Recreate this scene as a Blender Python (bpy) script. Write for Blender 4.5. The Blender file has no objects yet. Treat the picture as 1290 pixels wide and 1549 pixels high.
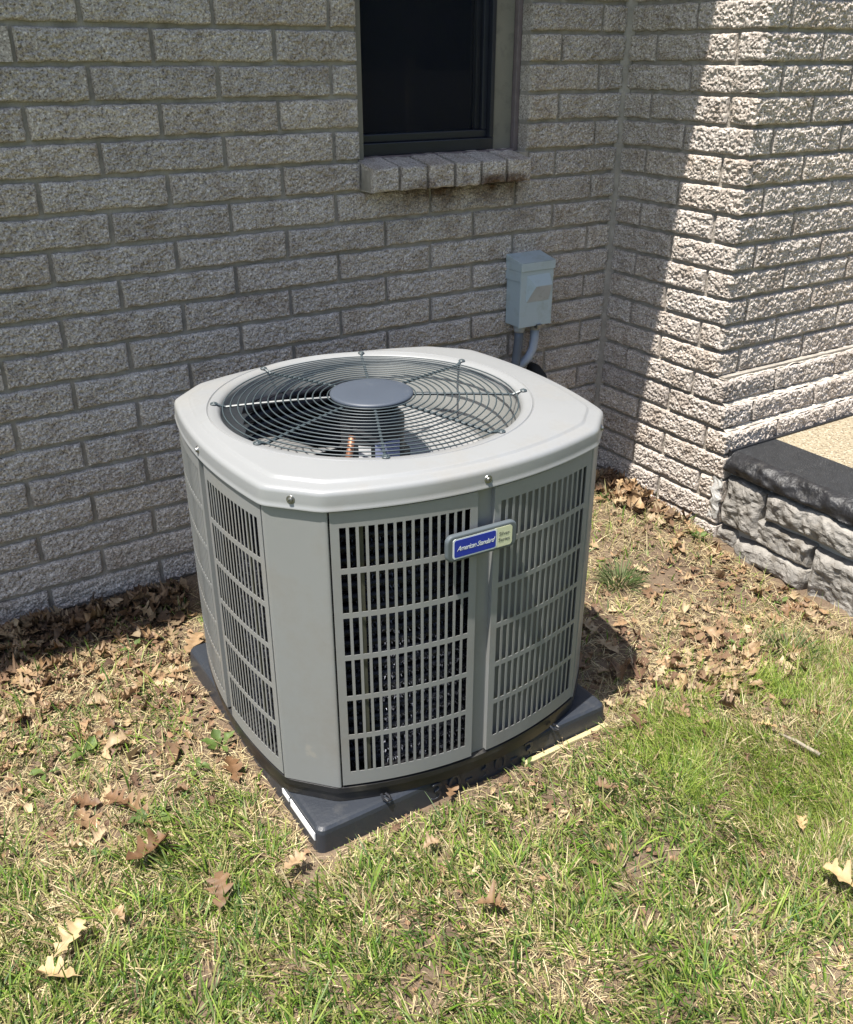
import bpy, bmesh, math, random
import numpy as np
from mathutils import Vector, Matrix, Euler

random.seed(7)
RNG = np.random.default_rng(11)
D = bpy.data
SC = bpy.context.scene
COL = SC.collection
U = 0.081            # one brick course in metres
GB = 19.35           # ground level, in courses below the window-height datum
PI = math.pi

# ------------------------------------------------------------------ camera, sky, sun, exposure
CAM = np.array([-27.9565, -29.5433, -1.8266])
YAW, PITCH, FPX = 0.56502, 0.45853, 1392.31
cam_data = D.cameras.new('camera')
cam = D.objects.new('camera', cam_data)
COL.objects.link(cam)
cam_data.sensor_fit = 'HORIZONTAL'
cam_data.sensor_width = 36.0
cam_data.lens = 36.0 * FPX / 1290.0
cam_data.clip_start = 0.05
cam_data.clip_end = 500
cam.location = (CAM[0] * U, CAM[1] * U, (GB + CAM[2]) * U)
cam.rotation_euler = (PI / 2 - PITCH, 0, -YAW)
SC.camera = cam

SUN_DIR = Vector((0.36, 0.093, -1.0)).normalized()      # the way the light travels
SUN_EL = math.asin(-SUN_DIR.z)
SUN_AZ = math.atan2(-SUN_DIR.x, -SUN_DIR.y)             # clockwise from +Y towards the sun
world = D.worlds.new('World')
SC.world = world
world.use_nodes = True
wn = world.node_tree
bg = wn.nodes['Background']
sky = wn.nodes.new('ShaderNodeTexSky')
sky.sky_type = 'NISHITA'
sky.sun_disc = False
sky.sun_elevation = SUN_EL
sky.sun_rotation = SUN_AZ
sky.air_density = 1.0
sky.dust_density = 1.5
wn.links.new(sky.outputs['Color'], bg.inputs['Color'])
bg.inputs['Strength'].default_value = 0.115

sun_data = D.lights.new('sun', 'SUN')
sun_data.energy = 5.0
sun_data.angle = math.radians(0.5)
sun_data.color = (1.0, 0.955, 0.88)
sun = D.objects.new('sun', sun_data)
COL.objects.link(sun)
sun.rotation_euler = SUN_DIR.to_track_quat('-Z', 'Y').to_euler()
sun.location = (-3, -1, 8)

SC.view_settings.view_transform = 'Standard'
SC.view_settings.look = 'None'
SC.view_settings.exposure = 1.0
SC.view_settings.gamma = 1.0
SC.view_settings.use_curve_mapping = False
SC.cycles.max_bounces = 6
SC.cycles.transparent_max_bounces = 8

# ------------------------------------------------------------------ helpers
_cy, _sy, _cp, _sp = math.cos(YAW), math.sin(YAW), math.cos(PITCH), math.sin(PITCH)
FWD = np.array([_sy * _cp, _cy * _cp, -_sp])
RGT = np.array([_cy, -_sy, 0.0])
UPV = np.cross(RGT, FWD)


def ground_at(px, py, b=GB):
    """a spot on the lawn (in courses) read off the photograph"""
    d = FWD + RGT * (px - 645) / FPX + UPV * (774.5 - py) / FPX
    t = (-b - CAM[2]) / d[2]
    q = CAM + t * d
    return q[0], q[1]


def in_view(x, y, z, m=40):
    q = np.array([x / U, y / U, z / U - GB]) - CAM
    w = q @ FWD
    if w < 0.2:
        return False
    px, py = 645 + FPX * (q @ RGT) / w, 774.5 - FPX * (q @ UPV) / w
    return -m < px < 1290 + m and -m < py < 1549 + m


def Z(b):
    return (GB - b) * U


def mk_mesh(name, verts, faces, mat=None, smooth=False):
    me = D.meshes.new(name)
    me.from_pydata([tuple(map(float, v)) for v in verts], [], faces)
    if mat is not None:
        for m in (mat if isinstance(mat, (list, tuple)) else [mat]):
            me.materials.append(m)
    if smooth:
        me.polygons.foreach_set('use_smooth', [True] * len(me.polygons))
    me.update()
    return me


def link(name, me, parent=None, loc=None, rot=None):
    o = D.objects.new(name, me)
    COL.objects.link(o)
    if parent is not None:
        o.parent = parent
    if loc is not None:
        o.location = loc
    if rot is not None:
        o.rotation_euler = rot
    return o


def empty(name, loc=(0, 0, 0), rz=0.0):
    o = D.objects.new(name, None)
    COL.objects.link(o)
    o.empty_display_size = 0.1
    o.location = loc
    o.rotation_euler = (0, 0, rz)
    return o


def tag(o, label=None, cat=None, group=None, kind=None):
    if label: o['label'] = label
    if cat: o['category'] = cat
    if group: o['group'] = group
    if kind: o['kind'] = kind
    return o


class MB:
    """collects simple solids into one mesh"""
    def __init__(self):
        self.v, self.f, self.m = [], [], []

    def add(self, verts, faces, mi=0):
        b = len(self.v)
        self.v += [tuple(p) for p in verts]
        self.f += [tuple(i + b for i in f) for f in faces]
        self.m += [mi] * len(faces)

    def box(self, x0, x1, y0, y1, z0, z1, mi=0):
        vs = [(x, y, z) for x in (x0, x1) for y in (y0, y1) for z in (z0, z1)]
        self.add(vs, [(0, 1, 3, 2), (4, 6, 7, 5), (0, 4, 5, 1), (2, 3, 7, 6), (0, 2, 6, 4), (1, 5, 7, 3)], mi)

    def tube(self, pts, r, n=8, cap=True, mi=0, closed=False):
        pts = [Vector(p) for p in pts]
        N = len(pts)
        rs = r if isinstance(r, (list, tuple)) else [r] * N
        rings = []
        prev = None
        for i, p in enumerate(pts):
            if closed:
                t = pts[(i + 1) % N] - pts[i - 1]
            else:
                t = pts[min(i + 1, N - 1)] - pts[max(i - 1, 0)]
            t.normalize()
            if prev is None:
                a = t.orthogonal().normalized()
            else:
                a = (prev - t * prev.dot(t)).normalized()
            prev = a
            b = t.cross(a)
            rings.append([p + (a * math.cos(2 * PI * k / n) + b * math.sin(2 * PI * k / n)) * rs[i] for k in range(n)])
        vs = [v for R in rings for v in R]
        fs = []
        for i in range(N if closed else N - 1):
            j = (i + 1) % N
            for k in range(n):
                l = (k + 1) % n
                fs.append((i * n + k, i * n + l, j * n + l, j * n + k))
        if cap and not closed:
            fs.append(tuple(range(n))[::-1])
            fs.append(tuple((N - 1) * n + k for k in range(n)))
        self.add(vs, fs, mi)

    def lathe(self, prof, n=32, c=(0, 0), cap0=False, cap1=False, mi=0):
        vs = [(c[0] + r * math.cos(2 * PI * k / n), c[1] + r * math.sin(2 * PI * k / n), z) for r, z in prof for k in range(n)]
        fs = []
        for i in range(len(prof) - 1):
            for k in range(n):
                l = (k + 1) % n
                fs.append((i * n + k, i * n + l, (i + 1) * n + l, (i + 1) * n + k))
        if cap0: fs.append(tuple(range(n))[::-1])
        if cap1: fs.append(tuple((len(prof) - 1) * n + k for k in range(n)))
        self.add(vs, fs, mi)

    def loft(self, rings, closed=True, mi=0, cap0=False, cap1=False):
        n = len(rings[0])
        vs = [p for R in rings for p in R]
        fs = []
        for i in range(len(rings) - 1):
            for k in range(n if closed else n - 1):
                l = (k + 1) % n
                fs.append((i * n + k, i * n + l, (i + 1) * n + l, (i + 1) * n + k))
        if cap0: fs.append(tuple(range(n))[::-1])
        if cap1: fs.append(tuple((len(rings) - 1) * n + k for k in range(n)))
        self.add(vs, fs, mi)

    def mesh(self, name, mat, smooth=False):
        me = mk_mesh(name, self.v, self.f, mat, smooth)
        if any(self.m):
            me.polygons.foreach_set('material_index', self.m)
        return me

    def build(self, name, mat, parent=None, smooth=False, bevel=0.0, seg=2, loc=None, rot=None, angle=40):
        o = link(name, self.mesh(name, mat, smooth), parent, loc, rot)
        if bevel:
            md = o.modifiers.new('bevel', 'BEVEL')
            md.width = bevel
            md.segments = seg
            md.limit_method = 'ANGLE'
            md.angle_limit = math.radians(angle)
        return o


def fast_mesh(name, verts, quads=None, tris=None, mat=None, colors=None):
    """big meshes straight from numpy arrays"""
    me = D.meshes.new(name)
    verts = np.asarray(verts, np.float32)
    nq = 0 if quads is None else len(quads)
    nt = 0 if tris is None else len(tris)
    me.vertices.add(len(verts))
    me.vertices.foreach_set('co', verts.ravel())
    idx, start, tot = [], [], []
    off = 0
    if nq:
        idx.append(np.asarray(quads).ravel()); start.append(np.arange(nq) * 4); tot.append(np.full(nq, 4)); off = nq * 4
    if nt:
        idx.append(np.asarray(tris).ravel()); start.append(off + np.arange(nt) * 3); tot.append(np.full(nt, 3))
    idx = np.concatenate(idx).astype(np.int32)
    me.loops.add(len(idx))
    me.loops.foreach_set('vertex_index', idx)
    me.polygons.add(nq + nt)
    me.polygons.foreach_set('loop_start', np.concatenate(start).astype(np.int32))
    me.polygons.foreach_set('loop_total', np.concatenate(tot).astype(np.int32))
    if colors is not None:
        ca = me.color_attributes.new('tint', 'FLOAT_COLOR', 'POINT')
        c4 = np.ones((len(verts), 4), np.float32)
        c4[:, :3] = colors
        ca.data.foreach_set('color', c4.ravel())
    if mat is not None:
        me.materials.append(mat)
    me.update(calc_edges=True)
    me.validate()
    return me


class Noise:
    """value noise on a lattice, for relief"""
    def __init__(self, seed):
        self.t = np.random.default_rng(seed).random((256, 256)) * 2 - 1

    def at(self, x, y):
        x = np.asarray(x, float); y = np.asarray(y, float)
        i, j = np.floor(x).astype(int), np.floor(y).astype(int)
        u, v = x - i, y - j
        u = u * u * (3 - 2 * u); v = v * v * (3 - 2 * v)
        g = lambda a, b: self.t[a % 256, b % 256]
        return (g(i, j) * (1 - u) + g(i + 1, j) * u) * (1 - v) + (g(i, j + 1) * (1 - u) + g(i + 1, j + 1) * u) * v


# ------------------------------------------------------------------ materials
def nodes_of(name):
    m = D.materials.new(name)
    m.use_nodes = True
    nt = m.node_tree
    return m, nt, nt.nodes['Principled BSDF']


def nd(nt, typ, **kw):
    n = nt.nodes.new(typ)
    for k, v in kw.items():
        if k.startswith('i_'):
            n.inputs[k[2:].replace('_', ' ')].default_value = v
        else:
            setattr(n, k, v)
    return n


def ramp(nt, stops, src):
    r = nt.nodes.new('ShaderNodeValToRGB')
    el = r.color_ramp.elements
    while len(el) < len(stops):
        el.new(0.5)
    for e, (p, c) in zip(el, stops):
        e.position = p
        e.color = (*c, 1) if len(c) == 3 else c
    nt.links.new(src, r.inputs['Fac'])
    return r


def simple(name, col, rough=0.5, metal=0.0, var=0.0, scale=20.0, bump=0.0, bscale=200.0, spec=0.5, coord='Object', dirt=None, dscale=6.0, dlo=0.55, dhi=0.75):
    m, nt, p = nodes_of(name)
    p.inputs['Roughness'].default_value = rough
    p.inputs['Metallic'].default_value = metal
    p.inputs['Specular IOR Level'].default_value = spec
    p.inputs['Base Color'].default_value = (*col, 1)
    tc = nd(nt, 'ShaderNodeTexCoord')
    last = None
    if var:
        n = nd(nt, 'ShaderNodeTexNoise')
        n.inputs['Scale'].default_value = scale
        n.inputs['Detail'].default_value = 6
        nt.links.new(tc.outputs[coord], n.inputs['Vector'])
        r = ramp(nt, [(0.25, tuple(c * (1 - var) for c in col)), (0.75, tuple(min(1, c * (1 + var)) for c in col))], n.outputs['Fac'])
        last = r.outputs['Color']
    if dirt is not None:
        n2 = nd(nt, 'ShaderNodeTexNoise')
        n2.inputs['Scale'].default_value = dscale
        n2.inputs['Detail'].default_value = 8
        n2.inputs['Roughness'].default_value = 0.65
        nt.links.new(tc.outputs[coord], n2.inputs['Vector'])
        r2 = ramp(nt, [(dlo, (0, 0, 0)), (dhi, (1, 1, 1))], n2.outputs['Fac'])
        mx = nd(nt, 'ShaderNodeMix', data_type='RGBA')
        nt.links.new(r2.outputs['Color'], mx.inputs[0])
        if last is not None:
            nt.links.new(last, mx.inputs[6])
        else:
            mx.inputs[6].default_value = (*col, 1)
        mx.inputs[7].default_value = (*dirt, 1)
        last = mx.outputs[2]
        rr = nd(nt, 'ShaderNodeMapRange')
        rr.inputs['To Min'].default_value = rough
        rr.inputs['To Max'].default_value = min(1, rough + 0.35)
        nt.links.new(r2.outputs['Color'], rr.inputs['Value'])
        nt.links.new(rr.outputs['Result'], p.inputs['Roughness'])
    if last is not None:
        nt.links.new(last, p.inputs['Base Color'])
    if bump:
        n3 = nd(nt, 'ShaderNodeTexNoise')
        n3.inputs['Scale'].default_value = bscale
        n3.inputs['Detail'].default_value = 5
        nt.links.new(tc.outputs[coord], n3.inputs['Vector'])
        b = nd(nt, 'ShaderNodeBump')
        b.inputs['Strength'].default_value = bump
        b.inputs['Distance'].default_value = 0.004
        nt.links.new(n3.outputs['Fac'], b.inputs['Height'])
        nt.links.new(b.outputs['Normal'], p.inputs['Normal'])
    return m


def brick_material():
    m, nt, p = nodes_of('split_face_brick')
    L = nt.links.new
    tc = nd(nt, 'ShaderNodeTexCoord')
    oi = nd(nt, 'ShaderNodeObjectInfo')
    mul = nd(nt, 'ShaderNodeMath', operation='MULTIPLY'); mul.inputs[1].default_value = 50
    L(oi.outputs['Random'], mul.inputs[0])
    def noise(scale, detail=4, rough=0.6):
        n = nd(nt, 'ShaderNodeTexNoise', noise_dimensions='4D')
        n.inputs['Scale'].default_value = scale; n.inputs['Detail'].default_value = detail; n.inputs['Roughness'].default_value = rough
        L(tc.outputs['Object'], n.inputs['Vector']); L(mul.outputs[0], n.inputs['W'])
        return n
    grain = noise(230, 3, 0.6)
    blot = noise(14, 5)
    r1 = ramp(nt, [(0.34, (0.155, 0.130, 0.111)), (0.44, (0.385, 0.344, 0.308)), (0.58, (0.54, 0.489, 0.442)), (0.68, (0.84, 0.79, 0.735))], grain.outputs['Fac'])
    r2 = ramp(nt, [(0.3, (0.72, 0.67, 0.62)), (0.5, (0.97, 0.96, 0.95)), (0.7, (1.08, 1.07, 1.06))], blot.outputs['Fac'])
    mx = nd(nt, 'ShaderNodeMix', data_type='RGBA', blend_type='MULTIPLY'); mx.inputs[0].default_value = 1
    L(r1.outputs['Color'], mx.inputs[6]); L(r2.outputs['Color'], mx.inputs[7])
    # each brick a little different
    rv = ramp(nt, [(0.0, (0.89, 0.885, 0.89)), (0.3, (0.98, 0.97, 0.96)), (0.6, (1, 1, 1)), (0.8, (0.95, 0.925, 0.90)), (1.0, (1.08, 1.06, 1.03))], oi.outputs['Random'])
    mx2 = nd(nt, 'ShaderNodeMix', data_type='RGBA', blend_type='MULTIPLY'); mx2.inputs[0].default_value = 1
    L(mx.outputs[2], mx2.inputs[6]); L(rv.outputs['Color'], mx2.inputs[7])
    # rusty brown water stain under the window sill
    geo = nd(nt, 'ShaderNodeNewGeometry')
    sp = nd(nt, 'ShaderNodeSeparateXYZ'); L(geo.outputs['Position'], sp.inputs[0])
    def band(sock, a, b, c, d):
        u = nd(nt, 'ShaderNodeMapRange', interpolation_type='SMOOTHSTEP'); u.inputs['From Min'].default_value = a; u.inputs['From Max'].default_value = b
        L(sock, u.inputs['Value'])
        w = nd(nt, 'ShaderNodeMapRange', interpolation_type='SMOOTHSTEP'); w.inputs['From Min'].default_value = d; w.inputs['From Max'].default_value = c
        L(sock, w.inputs['Value'])
        k = nd(nt, 'ShaderNodeMath', operation='MULTIPLY'); L(u.outputs[0], k.inputs[0]); L(w.outputs[0], k.inputs[1])
        return k.outputs[0]
    bx = band(sp.outputs['X'], -11.6 * U, -9.6 * U, -5.4 * U, -4.6 * U)
    bz = band(sp.outputs['Z'], Z(7.05), Z(6.2), Z(5.8), Z(5.5))
    st = nd(nt, 'ShaderNodeTexNoise'); st.inputs['Scale'].default_value = 11; st.inputs['Detail'].default_value = 6
    L(geo.outputs['Position'], st.inputs['Vector'])
    sr = ramp(nt, [(0.34, (0, 0, 0)), (0.58, (0.95, 0.95, 0.95))], st.outputs['Fac'])
    k1 = nd(nt, 'ShaderNodeMath', operation='MULTIPLY'); L(bx, k1.inputs[0]); L(bz, k1.inputs[1])
    k2 = nd(nt, 'ShaderNodeMath', operation='MULTIPLY'); L(k1.outputs[0], k2.inputs[0]); L(sr.outputs['Color'], k2.inputs[1])
    mx3 = nd(nt, 'ShaderNodeMix', data_type='RGBA', blend_type='MULTIPLY')
    L(k2.outputs[0], mx3.inputs[0]); L(mx2.outputs[2], mx3.inputs[6]); mx3.inputs[7].default_value = (0.22, 0.14, 0.09, 1)
    L(mx3.outputs[2], p.inputs['Base Color'])
    p.inputs['Roughness'].default_value = 0.85
    p.inputs['Specular IOR Level'].default_value = 0.35
    fine = noise(420, 4, 0.7)
    b = nd(nt, 'ShaderNodeBump'); b.inputs['Strength'].default_value = 0.8; b.inputs['Distance'].default_value = 0.003
    L(fine.outputs['Fac'], b.inputs['Height']); L(b.outputs['Normal'], p.inputs['Normal'])
    return m


def tint_material(name, rough=0.6, trans=0.0, spec=0.3):
    """colour from the mesh's own per-piece tint"""
    m, nt, p = nodes_of(name)
    a = nd(nt, 'ShaderNodeAttribute', attribute_name='tint')
    nt.links.new(a.outputs['Color'], p.inputs['Base Color'])
    p.inputs['Roughness'].default_value = rough
    p.inputs['Specular IOR Level'].default_value = spec
    if trans:
        t = nd(nt, 'ShaderNodeBsdfTranslucent')
        nt.links.new(a.outputs['Color'], t.inputs['Color'])
        mx = nd(nt, 'ShaderNodeMixShader')
        mx.inputs[0].default_value = trans
        nt.links.new(p.outputs[0], mx.inputs[1])
        nt.links.new(t.outputs[0], mx.inputs[2])
        nt.links.new(mx.outputs[0], nt.nodes['Material Output'].inputs['Surface'])
    return m


def leaf_material(name, cols, trans=0.15):
    m, nt, p = nodes_of(name)
    L = nt.links.new
    tc = nd(nt, 'ShaderNodeTexCoord')
    oi = nd(nt, 'ShaderNodeObjectInfo')
    r = ramp(nt, [(i / (len(cols) - 1), c) for i, c in enumerate(cols)], oi.outputs['Random'])
    n = nd(nt, 'ShaderNodeTexNoise'); n.inputs['Scale'].default_value = 45; n.inputs['Detail'].default_value = 6
    L(tc.outputs['Object'], n.inputs['Vector'])
    r2 = ramp(nt, [(0.3, (0.62, 0.58, 0.52)), (0.7, (1.12, 1.1, 1.05))], n.outputs['Fac'])
    mx = nd(nt, 'ShaderNodeMix', data_type='RGBA', blend_type='MULTIPLY'); mx.inputs[0].default_value = 1
    L(r.outputs['Color'], mx.inputs[6]); L(r2.outputs['Color'], mx.inputs[7])
    L(mx.outputs[2], p.inputs['Base Color'])
    p.inputs['Roughness'].default_value = 0.55
    p.inputs['Specular IOR Level'].default_value = 0.35
    t = nd(nt, 'ShaderNodeBsdfTranslucent'); L(mx.outputs[2], t.inputs['Color'])
    ms = nd(nt, 'ShaderNodeMixShader'); ms.inputs[0].default_value = trans
    L(p.outputs[0], ms.inputs[1]); L(t.outputs[0], ms.inputs[2])
    L(ms.outputs[0], nt.nodes['Material Output'].inputs['Surface'])
    return m


M = {}
M['brick'] = brick_material()
M['mortar'] = simple('mortar', (0.30, 0.270, 0.230), 0.9, var=0.25, scale=30, bump=0.7, bscale=200, dirt=(0.17, 0.15, 0.125), dscale=7)
M['ledge'] = simple('sunlit_ledge_mortar', (0.46, 0.415, 0.35), 0.9, var=0.22, scale=40, bump=0.6, bscale=220)  # paler than the wall mortar: sunlight on the ledges put into the colour
M['caulk'] = simple('tan_caulk', (0.26, 0.24, 0.19), 0.7, var=0.12, scale=18)
M['purple'] = simple('weathered_caulk', (0.15, 0.118, 0.118), 0.6, var=0.2, scale=40)
M['winframe'] = simple('tan_window_trim', (0.185, 0.17, 0.14), 0.5, var=0.12, scale=9, dirt=(0.11, 0.10, 0.085), dscale=14)
M['sash'] = simple('dark_sash', (0.017, 0.019, 0.028), 0.35, var=0.15, scale=12)
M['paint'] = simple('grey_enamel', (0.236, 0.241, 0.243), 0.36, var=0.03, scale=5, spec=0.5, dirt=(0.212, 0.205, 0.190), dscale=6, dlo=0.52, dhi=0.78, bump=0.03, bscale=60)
M['inner_sheet'] = simple('shaded_inner_sheet', (0.135, 0.138, 0.138), 0.5, var=0.1, scale=8)  # cabinet sheet with the shade behind the slots put into its colour
M['paint_side'] = simple('grey_enamel_side_shade', (0.210, 0.213, 0.209), 0.40, var=0.04, scale=5, spec=0.5, dirt=(0.192, 0.184, 0.168), dscale=5, dlo=0.50, dhi=0.72, bump=0.03, bscale=60)  # same enamel as the lid, darkened for the weaker light on the sides
M['black_pan'] = simple('black_base_pan', (0.012, 0.012, 0.014), 0.42, var=0.3, scale=14, dirt=(0.05, 0.045, 0.035), dscale=9)
M['pad'] = simple('dark_pad_plastic', (0.027, 0.031, 0.039), 0.40, var=0.12, scale=10, dirt=(0.060, 0.060, 0.058), dscale=13, dlo=0.56, dhi=0.85, bump=0.15, bscale=140)
def smudge(m, c, r):
    nt = m.node_tree
    L = nt.links.new
    p = nt.nodes['Principled BSDF']
    src = p.inputs['Base Color'].links[0].from_socket
    geo = nd(nt, 'ShaderNodeNewGeometry')
    dv = nd(nt, 'ShaderNodeVectorMath', operation='DISTANCE'); dv.inputs[1].default_value = c
    L(geo.outputs['Position'], dv.inputs[0])
    n = nd(nt, 'ShaderNodeTexNoise'); n.inputs['Scale'].default_value = 45; n.inputs['Detail'].default_value = 5
    L(geo.outputs['Position'], n.inputs['Vector'])
    mu = nd(nt, 'ShaderNodeMath', operation='MULTIPLY_ADD'); mu.inputs[1].default_value = 0.07; L(n.outputs['Fac'], mu.inputs[0]); L(dv.outputs['Value'], mu.inputs[2])
    mr = nd(nt, 'ShaderNodeMapRange', interpolation_type='SMOOTHSTEP'); mr.inputs['From Min'].default_value = r + 0.036; mr.inputs['From Max'].default_value = r + 0.026; mr.inputs['To Max'].default_value = 0.4
    L(mu.outputs[0], mr.inputs['Value'])
    mx = nd(nt, 'ShaderNodeMix', data_type='RGBA'); L(mr.outputs[0], mx.inputs[0]); L(src, mx.inputs[6]); mx.inputs[7].default_value = (0.31, 0.285, 0.24, 1)
    L(mx.outputs[2], p.inputs['Base Color'])


smudge(M['paint_side'], (-16.55 * U - 0.335, -9.56 * U - 0.270, 0.185), 0.022)
M['coil'] = simple('coil_tube', (0.016, 0.017, 0.023), 0.45, metal=0.5, var=0.4, scale=90)
M['spine'] = simple('coil_spines', (0.10, 0.106, 0.13), 0.36, metal=0.6, var=0.8, scale=150)
M['wire'] = simple('guard_wire', (0.042, 0.057, 0.063), 0.45, var=0.1, scale=30, spec=0.6)
M['hub'] = simple('hub_paint', (0.055, 0.067, 0.088), 0.5, var=0.05, scale=14, dirt=(0.075, 0.085, 0.10), dscale=22, dlo=0.62, dhi=0.8)
M['blade'] = simple('fan_aluminium', (0.30, 0.30, 0.295), 0.33, metal=0.25, var=0.15, scale=7)
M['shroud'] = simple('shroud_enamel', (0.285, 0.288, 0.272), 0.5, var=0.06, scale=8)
M['motor'] = simple('motor_black', (0.02, 0.02, 0.022), 0.4)
M['copper'] = simple('copper', (0.28, 0.13, 0.075), 0.5, metal=0.6, var=0.3, scale=30)
M['steel'] = simple('screw_steel', (0.22, 0.22, 0.215), 0.35, metal=0.85)
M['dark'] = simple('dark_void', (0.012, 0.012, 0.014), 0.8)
M['badge_grey'] = simple('badge_grey', (0.085, 0.10, 0.11), 0.4)
M['badge_blue'] = simple('badge_blue', (0.010, 0.028, 0.30), 0.3)
M['badge_cream'] = simple('badge_cream', (0.56, 0.57, 0.38), 0.35)
M['badge_white'] = simple('badge_white', (0.62, 0.65, 0.63), 0.4)
M['ink'] = simple('badge_ink', (0.08, 0.085, 0.075), 0.5)
M['label_white'] = simple('label_white', (0.78, 0.78, 0.78), 0.5, var=0.05)
M['label_blue'] = simple('label_pale_blue', (0.36, 0.40, 0.60), 0.5, var=0.15, scale=60)
M['box'] = simple('box_blue_grey', (0.37, 0.435, 0.46), 0.42, var=0.05, scale=8, dirt=(0.31, 0.35, 0.335), dscale=16, dlo=0.52, dhi=0.72)
M['box_faded'] = simple('box_faded_label', (0.37, 0.39, 0.41), 0.5, var=0.08, scale=20, dirt=(0.25, 0.26, 0.24), dscale=30)
M['conduit'] = simple('conduit_pale', (0.36, 0.40, 0.47), 0.4, var=0.05)
M['conduit_dark'] = simple('conduit_dark', (0.10, 0.115, 0.14), 0.5, var=0.1)
M['fitting'] = simple('fitting_grey', (0.33, 0.355, 0.38), 0.45)
M['foam'] = simple('black_foam', (0.012, 0.012, 0.012), 0.8)
M['porch_black'] = simple('black_porch_paint', (0.017, 0.018, 0.020), 0.55, var=0.3, scale=40, dirt=(0.22, 0.22, 0.21), dscale=300, dlo=0.60, dhi=0.66, bump=0.5, bscale=300)
M['porch_nose'] = simple('black_nosing_paint', (0.014, 0.014, 0.016), 0.5, var=0.4, scale=25, bump=0.7, bscale=120, dirt=(0.045, 0.042, 0.038), dscale=40, dlo=0.55, dhi=0.75)
M['stone'] = simple('cast_stone', (0.235, 0.22, 0.20), 0.9, var=0.45, scale=22, bump=1.0, bscale=160, dirt=(0.13, 0.115, 0.095), dscale=16, dlo=0.50, dhi=0.68)
M['grout'] = simple('grout_patch', (0.42, 0.41, 0.39), 0.9, var=0.12, scale=25, bump=0.4, bscale=120)
M['wood'] = simple('pale_board', (0.43, 0.36, 0.19), 0.7, var=0.15, scale=20)
M['fence'] = simple('fence_wood', (0.115, 0.090, 0.065), 0.8, var=0.3, scale=4)
M['post'] = simple('fence_post_wood', (0.20, 0.16, 0.11), 0.8, var=0.3, scale=4)
M['bark'] = simple('bark', (0.07, 0.055, 0.04), 0.9, var=0.3, scale=10)
M['soffit'] = simple('soffit_white', (0.72, 0.71, 0.68), 0.6, var=0.05)
M['shingle'] = simple('roof_shingle', (0.07, 0.065, 0.06), 0.9, var=0.3, scale=20)
M['stick'] = simple('bleached_stick', (0.26, 0.22, 0.165), 0.8, var=0.25, scale=60)
M['grass'] = tint_material('grass_blade', 0.5, 0.30)
M['straw'] = tint_material('dry_thatch', 0.75, 0.10)
M['leaf'] = leaf_material('dry_oak_leaf', [(0.16, 0.092, 0.052), (0.28, 0.180, 0.098), (0.13, 0.076, 0.046), (0.38, 0.270, 0.155), (0.22, 0.137, 0.080), (0.43, 0.335, 0.215), (0.31, 0.195, 0.110)])
M['weed'] = leaf_material('broad_weed_leaf', [(0.10, 0.165, 0.04), (0.16, 0.235, 0.065), (0.075, 0.13, 0.035)], 0.3)
M['tree'] = leaf_material('tree_foliage', [(0.04, 0.07, 0.02), (0.055, 0.09, 0.025), (0.035, 0.06, 0.02)], 0.2)

# exposed aggregate: small pebbles in cement
def aggregate_material():
    m, nt, p = nodes_of('exposed_aggregate')
    L = nt.links.new
    tc = nd(nt, 'ShaderNodeTexCoord')
    v = nd(nt, 'ShaderNodeTexVoronoi'); v.inputs['Scale'].default_value = 190
    L(tc.outputs['Object'], v.inputs['Vector'])
    sep = nd(nt, 'ShaderNodeSeparateColor'); L(v.outputs['Color'], sep.inputs[0])
    r = ramp(nt, [(0.0, (0.14, 0.105, 0.065)), (0.3, (0.28, 0.23, 0.15)), (0.6, (0.34, 0.295, 0.205)), (0.85, (0.23, 0.19, 0.13)), (1.0, (0.46, 0.42, 0.32))], sep.outputs[0])
    L(r.outputs['Color'], p.inputs['Base Color'])
    p.inputs['Roughness'].default_value = 0.75
    b = nd(nt, 'ShaderNodeBump', invert=True); b.inputs['Strength'].default_value = 0.7; b.inputs['Distance'].default_value = 0.003
    L(v.outputs['Distance'], b.inputs['Height']); L(b.outputs['Normal'], p.inputs['Normal'])
    return m
M['aggregate'] = aggregate_material()

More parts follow.
